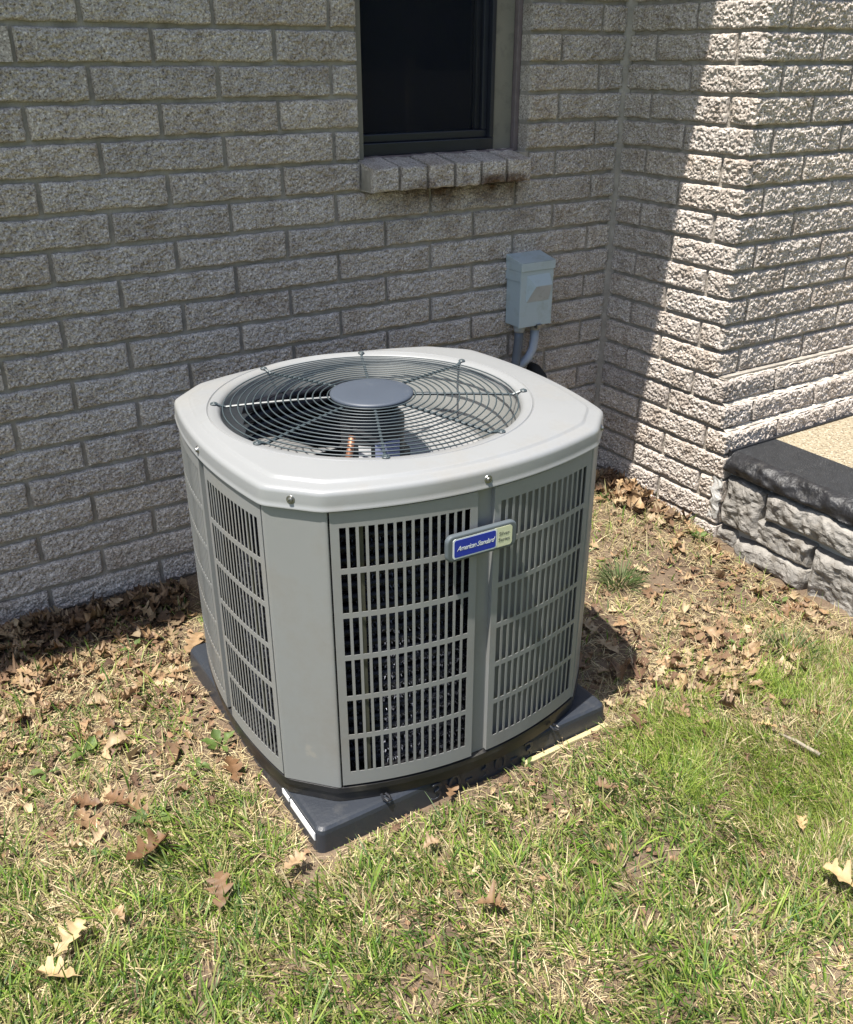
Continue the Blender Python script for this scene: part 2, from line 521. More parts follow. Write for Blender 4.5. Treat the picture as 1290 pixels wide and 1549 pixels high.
def soil_material():
    m, nt, p = nodes_of('lawn_soil')
    L = nt.links.new
    geo = nd(nt, 'ShaderNodeNewGeometry')
    n = nd(nt, 'ShaderNodeTexNoise'); n.inputs['Scale'].default_value = 3.0; n.inputs['Detail'].default_value = 12; n.inputs['Roughness'].default_value = 0.72
    L(geo.outputs['Position'], n.inputs['Vector'])
    n2 = nd(nt, 'ShaderNodeTexNoise'); n2.inputs['Scale'].default_value = 160; n2.inputs['Detail'].default_value = 6; n2.inputs['Roughness'].default_value = 0.7
    L(geo.outputs['Position'], n2.inputs['Vector'])
    r = ramp(nt, [(0.35, (0.11, 0.078, 0.055)), (0.55, (0.175, 0.13, 0.092)), (0.7, (0.22, 0.17, 0.12))], n.outputs['Fac'])
    r2 = ramp(nt, [(0.3, (0.6, 0.58, 0.55)), (0.7, (1.2, 1.18, 1.15))], n2.outputs['Fac'])
    mx = nd(nt, 'ShaderNodeMix', data_type='RGBA', blend_type='MULTIPLY'); mx.inputs[0].default_value = 1
    L(r.outputs['Color'], mx.inputs[6]); L(r2.outputs['Color'], mx.inputs[7])
    # away from the house the sheet itself carries the lawn
    att = nd(nt, 'ShaderNodeAttribute', attribute_name='tint')
    sepa = nd(nt, 'ShaderNodeSeparateColor'); L(att.outputs['Color'], sepa.inputs[0])
    n3 = nd(nt, 'ShaderNodeTexNoise'); n3.inputs['Scale'].default_value = 1.2; n3.inputs['Detail'].default_value = 10
    L(geo.outputs['Position'], n3.inputs['Vector'])
    r3 = ramp(nt, [(0.35, (0.075, 0.115, 0.03)), (0.5, (0.12, 0.15, 0.045)), (0.66, (0.25, 0.22, 0.11))], n3.outputs['Fac'])
    mg = nd(nt, 'ShaderNodeMix', data_type='RGBA')
    L(sepa.outputs[0], mg.inputs[0]); L(mx.outputs[2], mg.inputs[6]); L(r3.outputs['Color'], mg.inputs[7])
    L(mg.outputs[2], p.inputs['Base Color'])
    p.inputs['Roughness'].default_value = 0.95
    p.inputs['Specular IOR Level'].default_value = 0.2
    b = nd(nt, 'ShaderNodeBump'); b.inputs['Strength'].default_value = 0.8; b.inputs['Distance'].default_value = 0.006
    L(n2.outputs['Fac'], b.inputs['Height']); L(b.outputs['Normal'], p.inputs['Normal'])
    return m
M['soil'] = soil_material()

def glass_material():
    m, nt, p = nodes_of('window_glass')
    p.inputs['Base Color'].default_value = (0.004, 0.006, 0.014, 1)
    p.inputs['Roughness'].default_value = 0.03
    p.inputs['Specular IOR Level'].default_value = 0.5
    return m
M['glass'] = glass_material()

def screen_material():
    m, nt, p = nodes_of('insect_screen')
    L = nt.links.new
    p.inputs['Base Color'].default_value = (0.004, 0.005, 0.009, 1)
    p.inputs['Roughness'].default_value = 0.6
    t = nd(nt, 'ShaderNodeBsdfTransparent')
    ms = nd(nt, 'ShaderNodeMixShader')
    tc = nd(nt, 'ShaderNodeTexCoord')
    n = nd(nt, 'ShaderNodeTexNoise'); n.inputs['Scale'].default_value = 7; n.inputs['Detail'].default_value = 3
    L(tc.outputs['Object'], n.inputs['Vector'])
    mr = nd(nt, 'ShaderNodeMapRange'); mr.inputs['To Min'].default_value = 0.18; mr.inputs['To Max'].default_value = 0.36
    L(n.outputs['Fac'], mr.inputs['Value']); L(mr.outputs[0], ms.inputs[0])
    L(t.outputs[0], ms.inputs[1]); L(p.outputs[0], ms.inputs[2])
    L(ms.outputs[0], nt.nodes['Material Output'].inputs['Surface'])
    return m
M['screen'] = screen_material()

# ------------------------------------------------------------------ ground
GN = Noise(3)


def sstep(a, b, x):
    t = np.clip((np.asarray(x, float) - a) / (b - a), 0, 1)
    return t * t * (3 - 2 * t)


def gz(x, y):
    """height of the ground (metres), x y in metres"""
    X, Y = np.asarray(x, float) / U, np.asarray(y, float) / U
    h = 0.010 * GN.at(X * 0.35, Y * 0.35) + 0.006 * GN.at(X * 1.1 + 40, Y * 1.1) + 0.003 * GN.at(X * 3.3 + 9, Y * 3.3)
    near_pad = np.exp(-(np.maximum(np.abs(X + 16.65) - 4.2, 0) ** 2 + np.maximum(np.abs(Y + 9.5) - 4.2, 0) ** 2) / 2.0)
    h = h * (1 - 0.8 * near_pad)
    h = h + 0.030 * sstep(-2.6, -0.2, Y) * sstep(-13, -18, X)
    h = h - 0.048 * sstep(-6.5, -10.5, Y) * sstep(-6.0, -1.0, X)
    h = h + 0.020 * sstep(-8.0, -2.5, Y) * sstep(-7.0, -2.5, X)
    return h


def make_ground():
    a = np.concatenate([np.linspace(-60, -4, 30)[:-1], np.arange(-4, 0.6, 0.02), np.linspace(0.6, 60, 30)])
    b = np.concatenate([np.linspace(-60, -3, 30)[:-1], np.arange(-3, 0.1, 0.02), np.linspace(0.1, 60, 30)])
    XX, YY = np.meshgrid(a, b, indexing='ij')
    ZZ = gz(XX, YY)
    n, k = XX.shape
    v = np.stack([XX, YY, ZZ], -1).reshape(-1, 3)
    i = np.arange(n - 1)[:, None] * k + np.arange(k - 1)[None, :]
    q = np.stack([i, i + k, i + k + 1, i + 1], -1).reshape(-1, 4)
    far = np.clip((np.maximum(np.maximum(-3.3 - v[:, 0], v[:, 0] - 0.2), -2.3 - v[:, 1])) / 0.4, 0, 1)
    c = np.stack([far, far, far], 1)
    o = link('ground', fast_mesh('ground', v, q, None, M['soil'], c))
    tag(o, 'bare brown soil of the yard under grass and dry leaves', None, None, 'structure')
    o.data.polygons.foreach_set('use_smooth', [True] * len(o.data.polygons))


make_ground()

# ------------------------------------------------------------------ house: bricks
LEN = 3.842 * U
JT = 0.011


def split_face(path_pts, normals, seglen, height, seed, depth=0.045, amp=1.0):
    """a rock-faced brick whose front runs along path_pts (list of (x,y)); z from 0 to height"""
    P = np.array(path_pts, float)
    Nn = np.array(normals, float)
    n = len(P)
    dz = 0.0025
    kz = max(6, int(height / dz))
    s = np.concatenate([[0], np.cumsum(np.hypot(*(P[1:] - P[:-1]).T))])
    z = np.linspace(0, height, kz)
    S, ZZ = np.meshgrid(s, z, indexing='ij')
    A, B = Noise(seed), Noise(seed + 77)
    n1 = A.at(S / 0.030, ZZ / 0.024)
    n2 = B.at(S / 0.0100 + 7, ZZ / 0.0092)
    n3 = A.at(S / 0.0050 + 31, ZZ / 0.0047 + 11)
    n4 = B.at(S / 0.0080 + 17, ZZ / 0.0070 + 3)
    rel = 0.0020 * n1 + 0.0030 * n2 + 0.0031 * n3 - 0.0085 * np.clip(n4 - 0.38, 0, 1) - 0.003 * np.clip(n2 - 0.3, 0, 1)
    ed = np.minimum(np.minimum(S, s[-1] - S), np.minimum(ZZ, height - ZZ))
    ed = np.clip(ed / 0.010, 0, 1)
    round_ = 0.0075 * (1 - np.sqrt(np.clip(1 - (1 - ed) ** 2, 0, 1)))
    out = amp * rel * (0.35 + 0.65 * ed) - round_ + 0.004
    # wavering arris
    zz = ZZ.copy()
    wob = 0.0020 * A.at(S / 0.022 + 3, 0 * S + 5)
    wob2 = 0.0020 * B.at(S / 0.022 + 3, 0 * S + 9)
    t = ZZ / height
    zz += wob * (1 - t) + wob2 * t
    V = np.zeros((n, kz, 3))
    V[:, :, 0] = P[:, 0][:, None] + Nn[:, 0][:, None] * out
    V[:, :, 1] = P[:, 1][:, None] + Nn[:, 1][:, None] * out
    V[:, :, 2] = zz
    endw = 0.0016 * B.at(ZZ[0] / 0.018, 0 * ZZ[0] + 2)
    tdir0 = (P[1] - P[0]) / np.linalg.norm(P[1] - P[0]); tdir1 = (P[-1] - P[-2]) / np.linalg.norm(P[-1] - P[-2])
    V[0, :, :2] += tdir0 * endw[:, None]; V[-1, :, :2] += tdir1 * endw[::-1][:, None]
    back = V[:, [0, -1], :].copy()
    back[:, :, 0] = (P[:, 0] - Nn[:, 0] * depth)[:, None]
    back[:, :, 1] = (P[:, 1] - Nn[:, 1] * depth)[:, None]
    verts = V.reshape(-1, 3).tolist()
    fs = []
    for i in range(n - 1):
        for j in range(kz - 1):
            a = i * kz + j
            fs.append((a, a + kz, a + kz + 1, a + 1))
    b0 = len(verts)
    verts += back.reshape(-1, 3).tolist()
    for i in range(n - 1):
        f0, f1 = i * kz, (i + 1) * kz
        fs.append((f0, b0 + 2 * i, b0 + 2 * i + 2, f1))                       # bottom
        fs.append((f0 + kz - 1, f1 + kz - 1, b0 + 2 * i + 3, b0 + 2 * i + 1))  # top
    e = n - 1
    fs.append(tuple([b0, *range(0, kz), b0 + 1])[::-1])
    fs.append(tuple([b0 + 2 * e, *range(e * kz, e * kz + kz), b0 + 2 * e + 1]))
    return verts, fs


BH = U - JT
_cache = {}


def straight_brick(length, variant, depth=0.045):
    key = (round(length, 3), variant, depth)
    if key not in _cache:
        n = max(5, int(length / 0.0027))
        xs = np.linspace(0, length, n)
        v, f = split_face([(x, 0) for x in xs], [(0, -1)] * n, None, BH, hash(key) % 9973, depth)
        _cache[key] = mk_mesh('brick', v, f, M['brick'])
    return _cache[key]


def corner_brick(l1, l2, variant, dep=0.045):
    """front 1 along local +x facing -y, then turns the outer corner; front 2 along +y facing +x"""
    key = ('c', round(l1, 3), round(l2, 3), variant)
    if key not in _cache:
        n1, n2 = max(5, int(l1 / 0.0027)), max(5, int(l2 / 0.0027))
        pts = [(x, 0) for x in np.linspace(0, l1, n1)] + [(l1, y) for y in np.linspace(0, l2, n2)[1:]]
        nr = [(0, -1)] * (n1 - 1) + [(0.8, -0.8)] + [(1, 0)] * (n2 - 1)
        v, f = split_face(pts, nr, None, BH, hash(key) % 9973, dep)
        _cache[key] = mk_mesh('brick', v, f, M['brick'])
    return _cache[key]


house = empty('brick_house', (0, 0, 0))
tag(house, 'house corner of rough split-face tan grey brick with a dark window', 'house')
hidden = MB()       # bricks above and beside the picture, joined


def put_brick(me, loc, rz):
    c = Matrix.Rotation(rz, 3, 'Z') @ Vector((me.vertices[len(me.vertices) // 2].co.x, 0, BH / 2)) + Vector(loc)
    if in_view(c.x, c.y, c.z, 90):
        link('brick', me, house, loc, (0, 0, rz))
        return
    xs = [v.co.x for v in me.vertices]; ys = [v.co.y for v in me.vertices]
    R = Matrix.Rotation(rz, 3, 'Z')
    b = len(hidden.v)
    x0, x1, y1 = min(xs), max(xs), max(ys)
    corners = [(x0, 0, 0), (x1, 0, 0), (x1, y1, 0), (x0, y1, 0), (x0, 0, BH), (x1, 0, BH), (x1, y1, BH), (x0, y1, BH)]
    hidden.add([R @ Vector(p) + Vector(loc) for p in corners], [(0, 1, 5, 4), (1, 2, 6, 5), (3, 0, 4, 7), (4, 5, 6, 7), (0, 3, 2, 1)])


X0 = -22.477 * U                 # bond origin on the back wall
WL, WR = -11.93 * U, -4.72 * U   # window opening between brick ends
WBOT = 5                         # sill course
TOP_ROW = -13
k_var = 0


def run(pieces, row, place):
    pass


# back wall: faces -Y on the plane y = 0
for r in range(TOP_ROW, 20):
    z0 = Z(r + 1) + JT / 2
    edges = []
    first = -7 if r % 2 else -6.5
    x = X0 + first * LEN
    while x < -0.02:
        edges.append((x, min(x + LEN, 0.0)))
        x += LEN
    segs = []
    for a, b in edges:
        if -12 < r < WBOT or r == WBOT:
            wl = WL if r < WBOT else -11.98 * U
            wr = WR if r < WBOT else -4.62 * U
            if r < -11 or (a >= wr or b <= wl):
                segs.append((a, b, False))
            else:
                if a < wl: segs.append((a, wl, True))
                if b > wr: segs.append((wr, b, True))
        else:
            segs.append((a, b, False))
    # near the opening a sliver is merged with its neighbour
    for a, b, cut in segs:
        l = b - a - (JT if not cut else JT / 2)
        if b > -0.001: l -= 0.006
        if l < 0.03:
            continue
        sx = a + (JT / 2 if not (cut and abs(a - WR) < 0.02) else 0)
        k_var = (k_var * 5 + 3) % 11
        var = k_var % 7
        jit = random.uniform(-0.0015, 0.0015)
        put_brick(straight_brick(round(l / 0.004) * 0.004, var, 0.09 if (cut and abs(a - WR) < 0.02) else 0.045), (sx, jit, z0), random.uniform(-0.004, 0.004) * 0.5)

# return wall: faces -X on the plane x = 0, ends at the outer corner; right wall faces -Y
DRET = 6.54 * U
def right_edge(r):
    return {13: 6.92, 14: 7.16, 15: 7.42, 16: 7.55, 17: 7.55, 18: 7.55, 19: 7.55}.get(r, 6.54) * U

ROT = -PI / 2
for r in range(TOP_ROW, 20):
    z0 = Z(r + 1) + JT / 2
    dr = right_edge(r)
    odd = r % 2 != 0
    if r <= 13:
        ys = [0.0, 1.52 * U, 5.36 * U] if odd else [0.0, 3.38 * U]
    else:
        ys = [0.0, 2.52 * U, 6.36 * U] if odd else [0.0, 4.2 * U]
    for a, b in zip(ys[:-1], ys[1:]):
        k_var = (k_var * 5 + 3) % 11
        s = a + (JT / 2 if a > 0 else 0.010)
        l = b - s - JT / 2
        put_brick(straight_brick(round(l / 0.004) * 0.004, k_var % 4), (random.uniform(-0.002, 0.002), -s, z0), ROT)
    # corner brick: header on one side, stretcher on the other
    s = ys[-1] + JT / 2
    l1 = dr - s
    hx = (3.06 * U if odd else 1.12 * U)
    if r >= 13 and not odd: hx = 1.66 * U
    if r <= 15:
        put_brick(corner_brick(round(l1, 3), round(hx - JT / 2, 3), (r * 3) % 5), (0, -s, z0), ROT)
        x = hx
        while x < 30 * U:
            k_var = (k_var * 5 + 3) % 11
            put_brick(straight_brick(round((LEN - JT) / 0.004) * 0.004, k_var % 5), (x + JT / 2, -dr + random.uniform(-0.0015, 0.0015), z0), 0)
            x += LEN
    else:
        put_brick(straight_brick(round(l1 / 0.004) * 0.004, 1), (0, -s, z0), ROT)
o = hidden.build('brick', M['brick'], house)
tag(o, None, None, None, 'stuff')

# mortar body of the three walls, standing behind the brick faces
REC = 0.0090
ztop = Z(TOP_ROW)
mb = MB()
zb = -0.25
xw0 = X0 - 7 * LEN
yb = 0.10
zs, zw = Z(6.0), Z(-11)
mb.box(xw0, WL - 0.001, REC, yb, zb, ztop)
mb.box(WR + 0.001, REC, REC, yb, zb, ztop)
mb.box(WL - 0.001, WR + 0.001, REC + 0.0004, yb - 0.0004, zb, zs)
mb.box(WL - 0.001, WR + 0.001, REC + 0.0004, yb - 0.0004, zw, ztop)
mb.build('wall', M['mortar'], house)
mb = MB()
mb.box(REC, 0.10, -DRET + REC, REC + 0.0002, zb, ztop)
mb.box(0.10, 30 * U, -DRET + REC, -DRET + 0.1, zb, ztop)
for r in (13, 14, 15):
    d = right_edge(r)
    mb.box(REC + 0.0003, 30 * U, -d + REC, -DRET + 0.05, Z(r + 1), Z(r) - 0.001 + (0.006 if r == 13 else 0))
mb.box(REC + 0.0003, 0.5, -right_edge(16) + REC, -DRET + 0.05, zb, Z(16) - 0.001)
mb.build('wall', M['mortar'], house)

mb = MB()
AF = Noise(55)
fil = []
for z in np.arange(zb, Z(-2), 0.02):
    w = 0.004 * float(AF.at(z / 0.05, 1))
    fil.append([(-0.019 + w, 0.006, z), (-0.012, -0.001 + w * .4, z), (-0.002, -0.012 + w * .4, z), (0.006, -0.020 - w, z), (0.02, 0.02, z)])
mb.loft(fil)
mb.build('corner_mortar', M['mortar'], house)
# rough mortar ledges on top of the proud lower courses
for r, inner in ((13, 6.50), (14, 6.86), (15, 7.10)):
    d = right_edge(r) * 1.0
    vs, fs = [], []
    xs = np.arange(0.004, 26 * U, 0.011)
    for i, x in enumerate(xs):
        for j in range(4):
            q = j / 3
            yv = -(inner * U + (d - inner * U - 0.004) * q)
            vs.append((x, yv, Z(r) - 0.004 + 0.009 * (1 - q) + 0.0040 * float(AF.at(x / 0.03, j * 0.8 + r)) + 0.0025 * float(AF.at(x / 0.012, j + 7 * r))))
    for i in range(len(xs) - 1):
        for j in range(3):
            a = i * 4 + j
            fs.append((a, a + 1, a + 5, a + 4))
    link('mortar_ledge', mk_mesh('mortar_ledge', vs, fs, M['ledge']), house)

# ---- window sill of six headers laid on edge
sill = empty('window_sill')
sill.parent = house
n_s = 6
sx0, sx1 = -11.93 * U, -5.03 * U
pitch = (sx1 - sx0) / n_s
def sill_brick(seed, w):
    h = 0.064
    dpth = 0.150
    v, f = split_face([(x, 0) for x in np.linspace(0, w, int(w / 0.0036))], [(0, -1)] * int(w / 0.0036), None, h, seed, dpth, 0.9)
    v = [(x, y, z + (0.16 * (y) if z > h / 2 and y > 0.03 else 0)) for x, y, z in v]
    return mk_mesh('brick', v, f, M['brick'])
for i in range(n_s):
    me = sill_brick(500 + i * 13, pitch - 0.010)
    o = link('brick', me, sill, (sx0 + i * pitch + 0.005, -0.062 + random.uniform(-0.002, 0.002), Z(6.02) + 0.004 + random.uniform(-.001, .001)), (0, 0, random.uniform(-.01, .01)))
mb = MB()
mb.box(sx0 + 0.004, sx1 - 0.004, -0.05, 0.088, Z(6.02) + 0.006, Z(6.02) + 0.060)
mb.box(-11.985 * U, sx0 + 0.002, 0.003, 0.088, Z(6.02) + 0.004, Z(5.03))
mb.box(sx1 - 0.002, -4.615 * U, 0.003, 0.088, Z(6.02) + 0.004, Z(5.03))
mb.build('mortar_bed', M['mortar'], sill)

# ---- window
win = empty('window')
win.parent = house
yf = 0.085
zb_w = Z(5.02)
mb = MB()       # tan trim round the unit
mb.box(WL + 0.002, WL + 0.030, 0.028, yf + 0.03, zb_w, zw)
mb.box(WR - 0.088, WR - 0.018, yf - 0.025, yf + 0.05, zb_w, zw)
mb.box(WL + 0.030, WR - 0.088, yf - 0.01, yf + 0.05, zw - 0.07, zw)
mb.build('window_frame', M['winframe'], win, bevel=0.003)
mb = MB()
mb.box(WR - 0.0178, WR - 0.001, yf - 0.040, yf + 0.045, zb_w - 0.002, zw - 0.001)
mb.box(WL + 0.030, WR - 0.018, yf - 0.045, yf + 0.03, zb_w - 0.008, zb_w + 0.006)
mb.build('caulk_strip', M['purple'], win, bevel=0.003)
fx0, fx1 = WL + 0.0305, WR - 0.0885
mb = MB()
mb.box(fx0, fx1, yf - 0.030, yf + 0.02, zb_w + 0.0065, zb_w + 0.040)
mb.box(fx1 - 0.014, fx1, yf - 0.030, yf + 0.02, zb_w + 0.0405, zw - 0.08)
mb.box(fx0, fx0 + 0.006, yf - 0.020, yf + 0.02, zb_w + 0.0405, zw - 0.08)
mb.box(fx0, fx1, yf - 0.030, yf + 0.02, zw - 0.0795, zw - 0.0705)
mb.build('sash_frame', M['sash'], win, bevel=0.002)
mb = MB()
mb.box(fx0 + 0.0065, fx1 - 0.0145, yf - 0.012, yf + 0.018, zb_w + 0.0405, zb_w + 0.062)
mb.box(fx1 - 0.032, fx1 - 0.0145, yf - 0.012, yf + 0.018, zb_w + 0.0625, zw - 0.08)
mb.box(fx1 - 0.047, fx1 - 0.0325, yf + 0.002, yf + 0.018, zb_w + 0.0625, zw - 0.08)
mb.build('sash', M['sash'], win, bevel=0.002)
mb = MB()
mb.box(fx0 + 0.006, fx1 - 0.02, yf + 0.0185, yf + 0.024, zb_w + 0.03, zw - 0.08)
mb.build('glass_pane', M['glass'], win)
mb = MB()
mb.add([(fx0 + 0.006, yf - 0.004, zb_w + 0.05), (fx1 - 0.02, yf - 0.004, zb_w + 0.05), (fx1 - 0.02, yf - 0.004, zw - 0.08), (fx0 + 0.006, yf - 0.004, zw - 0.08)], [(0, 1, 2, 3)])
mb.build('insect_screen', M['screen'], win)
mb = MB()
mb.box(WL - 0.3, WR + 0.3, 0.14, 0.16, 0.0, ztop)  # black sheet stands in for the darkness of the unlit room
mb.build('dark_room_backing', M['dark'], house)

# ---- eave over the back wall (its edge throws the shade on the walls)
EAVE_B = -12.6
ye = (-4.08 - 0.093 * (-EAVE_B)) * U
roof = empty('roof')
roof.parent = house
mb = MB(); mb.box(xw0, -0.012, ye + 0.022, 0.0, Z(EAVE_B) + 0.02, Z(EAVE_B) + 0.032); mb.build('soffit', M['soffit'], roof)
mb = MB(); mb.box(xw0, -0.012, ye, ye + 0.021, Z(EAVE_B), Z(EAVE_B) + 0.17); mb.build('fascia', M['soffit'], roof)
mb = MB()
mb.add([(xw0, ye - 0.03, Z(EAVE_B) + 0.175), (0.3, ye - 0.03, Z(EAVE_B) + 0.175), (0.3, 1.6, Z(EAVE_B) + 0.95), (xw0, 1.6, Z(EAVE_B) + 0.95),
        (xw0, ye - 0.03, Z(EAVE_B) + 0.190), (0.3, ye - 0.03, Z(EAVE_B) + 0.190), (0.3, 1.6, Z(EAVE_B) + 0.965), (xw0, 1.6, Z(EAVE_B) + 0.965)],
       [(0, 3, 2, 1), (4, 5, 6, 7), (0, 1, 5, 4), (1, 2, 6, 5), (2, 3, 7, 6), (3, 0, 4, 7)])
for i in range(len(mb.v)):
    x, y, z = mb.v[i]
    if x > 0: mb.v[i] = (-0.012, y, z)
mb.build('shingle_slope', M['shingle'], roof)

# ------------------------------------------------------------------ porch
porch = empty('porch', (0, 0, 0))
tag(porch, 'raised porch with tan pebble top, black border and grey stone side', 'porch')
PY0 = -7.52 * U
PY1 = -26 * U
zt = Z(15.82)
mb = MB()
mb.box(0.236, 3.0, PY1, -right_edge(15) + 0.0, zt - 0.10, zt)
mb.build('pebble_slab', M['aggregate'], porch)
# border: a painted top with a rough rock-faced nose
N4 = Noise(44)
yy = np.arange(PY0, PY1, -0.006)
prof = [(0.235, 0.0), (0.14, 0.0), (0.045, 0.0), (0.032, -0.001), (0.023, -0.004), (0.016, -0.009), (0.011, -0.015), (0.007, -0.021), (0.003, -0.028), (0.000, -0.035), (-0.002, -0.042), (-0.002, -0.049), (0.001, -0.056), (0.007, -0.062), (0.014, -0.066), (0.05, -0.069)]
rings = []
for y in yy:
    R = []
    for i, (x, z) in enumerate(prof):
        k = 0 if i < 2 else (0.25 if i == 2 else 1)
        j = k * (0.011 * float(N4.at(y / 0.075, i * 0.35)) + 0.005 * float(N4.at(y / 0.026, i * 0.55 + 20)) + 0.002 * float(N4.at(y / 0.009, i * 1.3 + 60)))
        R.append((x - j, y, zt + 0.0005 + z + k * 0.35 * j))
    rings.append(R)
mb = MB()
npf = len(prof) - 0
vs = [p for R in rings for p in R]
fs, mi = [], []
for i in range(len(rings) - 1):
    for k in range(npf - 1):
        fs.append((i * npf + k, i * npf + k + 1, (i + 1) * npf + k + 1, (i + 1) * npf + k)); mi.append(0 if k < 2 else 1)
fs.append(tuple(range(npf))); mi.append(1)
me = mk_mesh('border', vs, fs, [M['porch_black'], M['porch_nose']])
me.polygons.foreach_set('material_index', mi)
me.polygons.foreach_set('use_smooth', [q == 1 for q in mi])
link('border', me, porch)
mb = MB(); mb.box(0.02, 3.0, -right_edge(15) - 0.012, -right_edge(15) + 0.002, zt - 0.06, zt + 0.008); mb.build('edge_strip', M['porch_nose'], porch, bevel=0.003)
mb = MB(); mb.box(0.035, 0.3, PY1, PY0 - 0.004, -0.25, zt - 0.070); mb.build('grout_core', M['grout'], porch)


def stone(y0, y1, b0, b1, seed, shape=None):
    """a rounded rock face on the porch side, facing -X; y0 > y1 going towards the viewer, in courses"""
    w, h = (y0 - y1) * U, (b1 - b0) * U
    nu, nv = max(8, int(w / 0.0055)), max(8, int(h / 0.0055))
    A = Noise(seed)
    vs, fs = [], []
    for i in range(nu + 1):
        for j in range(nv + 1):
            u, v = i / nu, j / nv
            # rounded-rectangle outline with an uneven edge
            yy_ = -u * w; zz_ = -v * h
            e = min(u * w, (1 - u) * w, v * h, (1 - v) * h)
            c = min(1, e / 0.022)
            out = 0.034 * math.sqrt(max(0, 1 - (1 - c) ** 2))
            out += c * (0.012 * float(A.at(u * w / 0.06, v * h / 0.05)) + 0.006 * float(A.at(u * w / 0.024 + 9, v * h / 0.024)) + 0.0034 * float(A.at(u * w / 0.010, v * h / 0.010 + 5)) - 0.006 * max(0, float(A.at(u * w / 0.014 + 40, v * h / 0.014)) - 0.45))
            sh = 0.008 * float(A.at(v * h / 0.04 + 3, 1)) * (1 - u) + 0.008 * float(A.at(v * h / 0.04, 7)) * u
            sv = 0.008 * float(A.at(u * w / 0.06 + 3, 12)) * (1 - v) + 0.008 * float(A.at(u * w / 0.06, 17)) * v
            vs.append((0.036 - out, y0 * U + yy_ + sh, Z(b0) + zz_ + sv))
    k = nv + 1
    for i in range(nu):
        for j in range(nv):
            a = i * k + j
            fs.append((a, a + 1, a + k + 1, a + k))
    rim = [i * k for i in range(nu + 1)] + [nu * k + j for j in range(1, nv + 1)] + [i * k + nv for i in range(nu - 1, -1, -1)] + [j for j in range(nv - 1, 0, -1)]
    b = len(vs)
    vs += [(0.06, vs[i][1], vs[i][2]) for i in rim]
    n = len(rim)
    for q in range(n):
        r2 = (q + 1) % n
        fs.append((rim[q], rim[r2], b + r2, b + q))
    o = link('stone', mk_mesh('stone', vs, fs, M['stone']), porch)
    return o


for i, s in enumerate([(-7.56, -9.52, 16.72, 18.92), (-9.6, -14.6, 16.70, 17.88), (-9.0, -11.9, 17.95, 19.02), (-11.95, -14.2, 18.0, 20.2),
                       (-8.5, -11.88, 19.08, 20.1), (-7.5, -8.42, 19.0, 19.8), (-14.25, -17.6, 17.95, 19.1), (-14.65, -18.0, 16.70, 17.88), (-14.25, -17.0, 19.15, 20.4), (-17.05, -21, 19.15, 20.4), (-17.65, -20.5, 17.95, 19.1), (-18.05, -22.5, 16.70, 17.88)]):
    stone(*s, seed=600 + i * 7)
# light grout smeared where brick and porch meet
mb = MB()
A = Noise(91)
vs, fs = [], []
for i in range(9):
    for j in range(15):
        u, v = i / 8, j / 14
        vs.append((-0.003 - 0.010 * math.sin(PI * u) * math.sin(PI * v) + 0.003 * float(A.at(i * .7, j * .7)), (-7.06 - 0.5 * u) * U + 0.010 * float(A.at(j * .45, 9)), Z(16.95 + 1.75 * v) + 0.012 * float(A.at(i * .5, 3))))
for i in range(8):
    for j in range(14):
        a = i * 15 + j
        fs.append((a, a + 1, a + 16, a + 15))
link('grout_patch', mk_mesh('grout_patch', vs, fs, M['grout']), porch)

# ------------------------------------------------------------------ pad
PADX, PADY = -16.65 * U, -9.5 * U
PH = 4.66 * U
PADT = Z(18.66)
pad = empty('equipment_pad', (PADX, PADY, 0))
tag(pad, 'dark grey plastic pad with raised numbers under the air conditioner', 'pad')


def rrect(h, r, z, n=6):
    P = []
    for cx, cy, a0 in ((h - r, h - r, 0), (-(h - r), h - r, 90), (-(h - r), -(h - r), 180), (h - r, -(h - r), 270)):
        for k in range(n + 1):
            a = math.radians(a0 + 90 * k / n)
            P.append((cx + r * math.cos(a), cy + r * math.sin(a), z))
    return P


mb = MB()
mb.loft([rrect(PH + 0.006, 0.02, -0.03), rrect(PH, 0.018, PADT - 0.014), rrect(PH - 0.002, 0.018, PADT - 0.006), rrect(PH - 0.007, 0.017, PADT - 0.001), rrect(PH - 0.014, 0.016, PADT)], cap1=True)
mb.build('pad_body', M['pad'], pad, smooth=False, bevel=0)


def text_mesh(body, size, mat, extrude=0.0, shear=0.0, offset=0.0, bevel=0.0, space=1.0, alx='CENTER'):
    cu = D.curves.new('lettering', 'FONT')
    cu.body = body
    cu.size = size
    cu.extrude = extrude
    cu.shear = shear
    cu.offset = offset
    cu.bevel_depth = bevel
    cu.space_character = space
    cu.align_x = alx
    cu.align_y = 'CENTER'
    cu.resolution_u = 4
    tmp = D.objects.new('lettering', cu)
    COL.objects.link(tmp)
    dg = bpy.context.evaluated_depsgraph_get()
    dg.update()
    me = D.meshes.new_from_object(tmp.evaluated_get(dg))
    me.name = 'lettering'
    COL.objects.unlink(tmp)
    D.objects.remove(tmp)
    me.materials.clear()
    me.materials.append(mat)
    return me


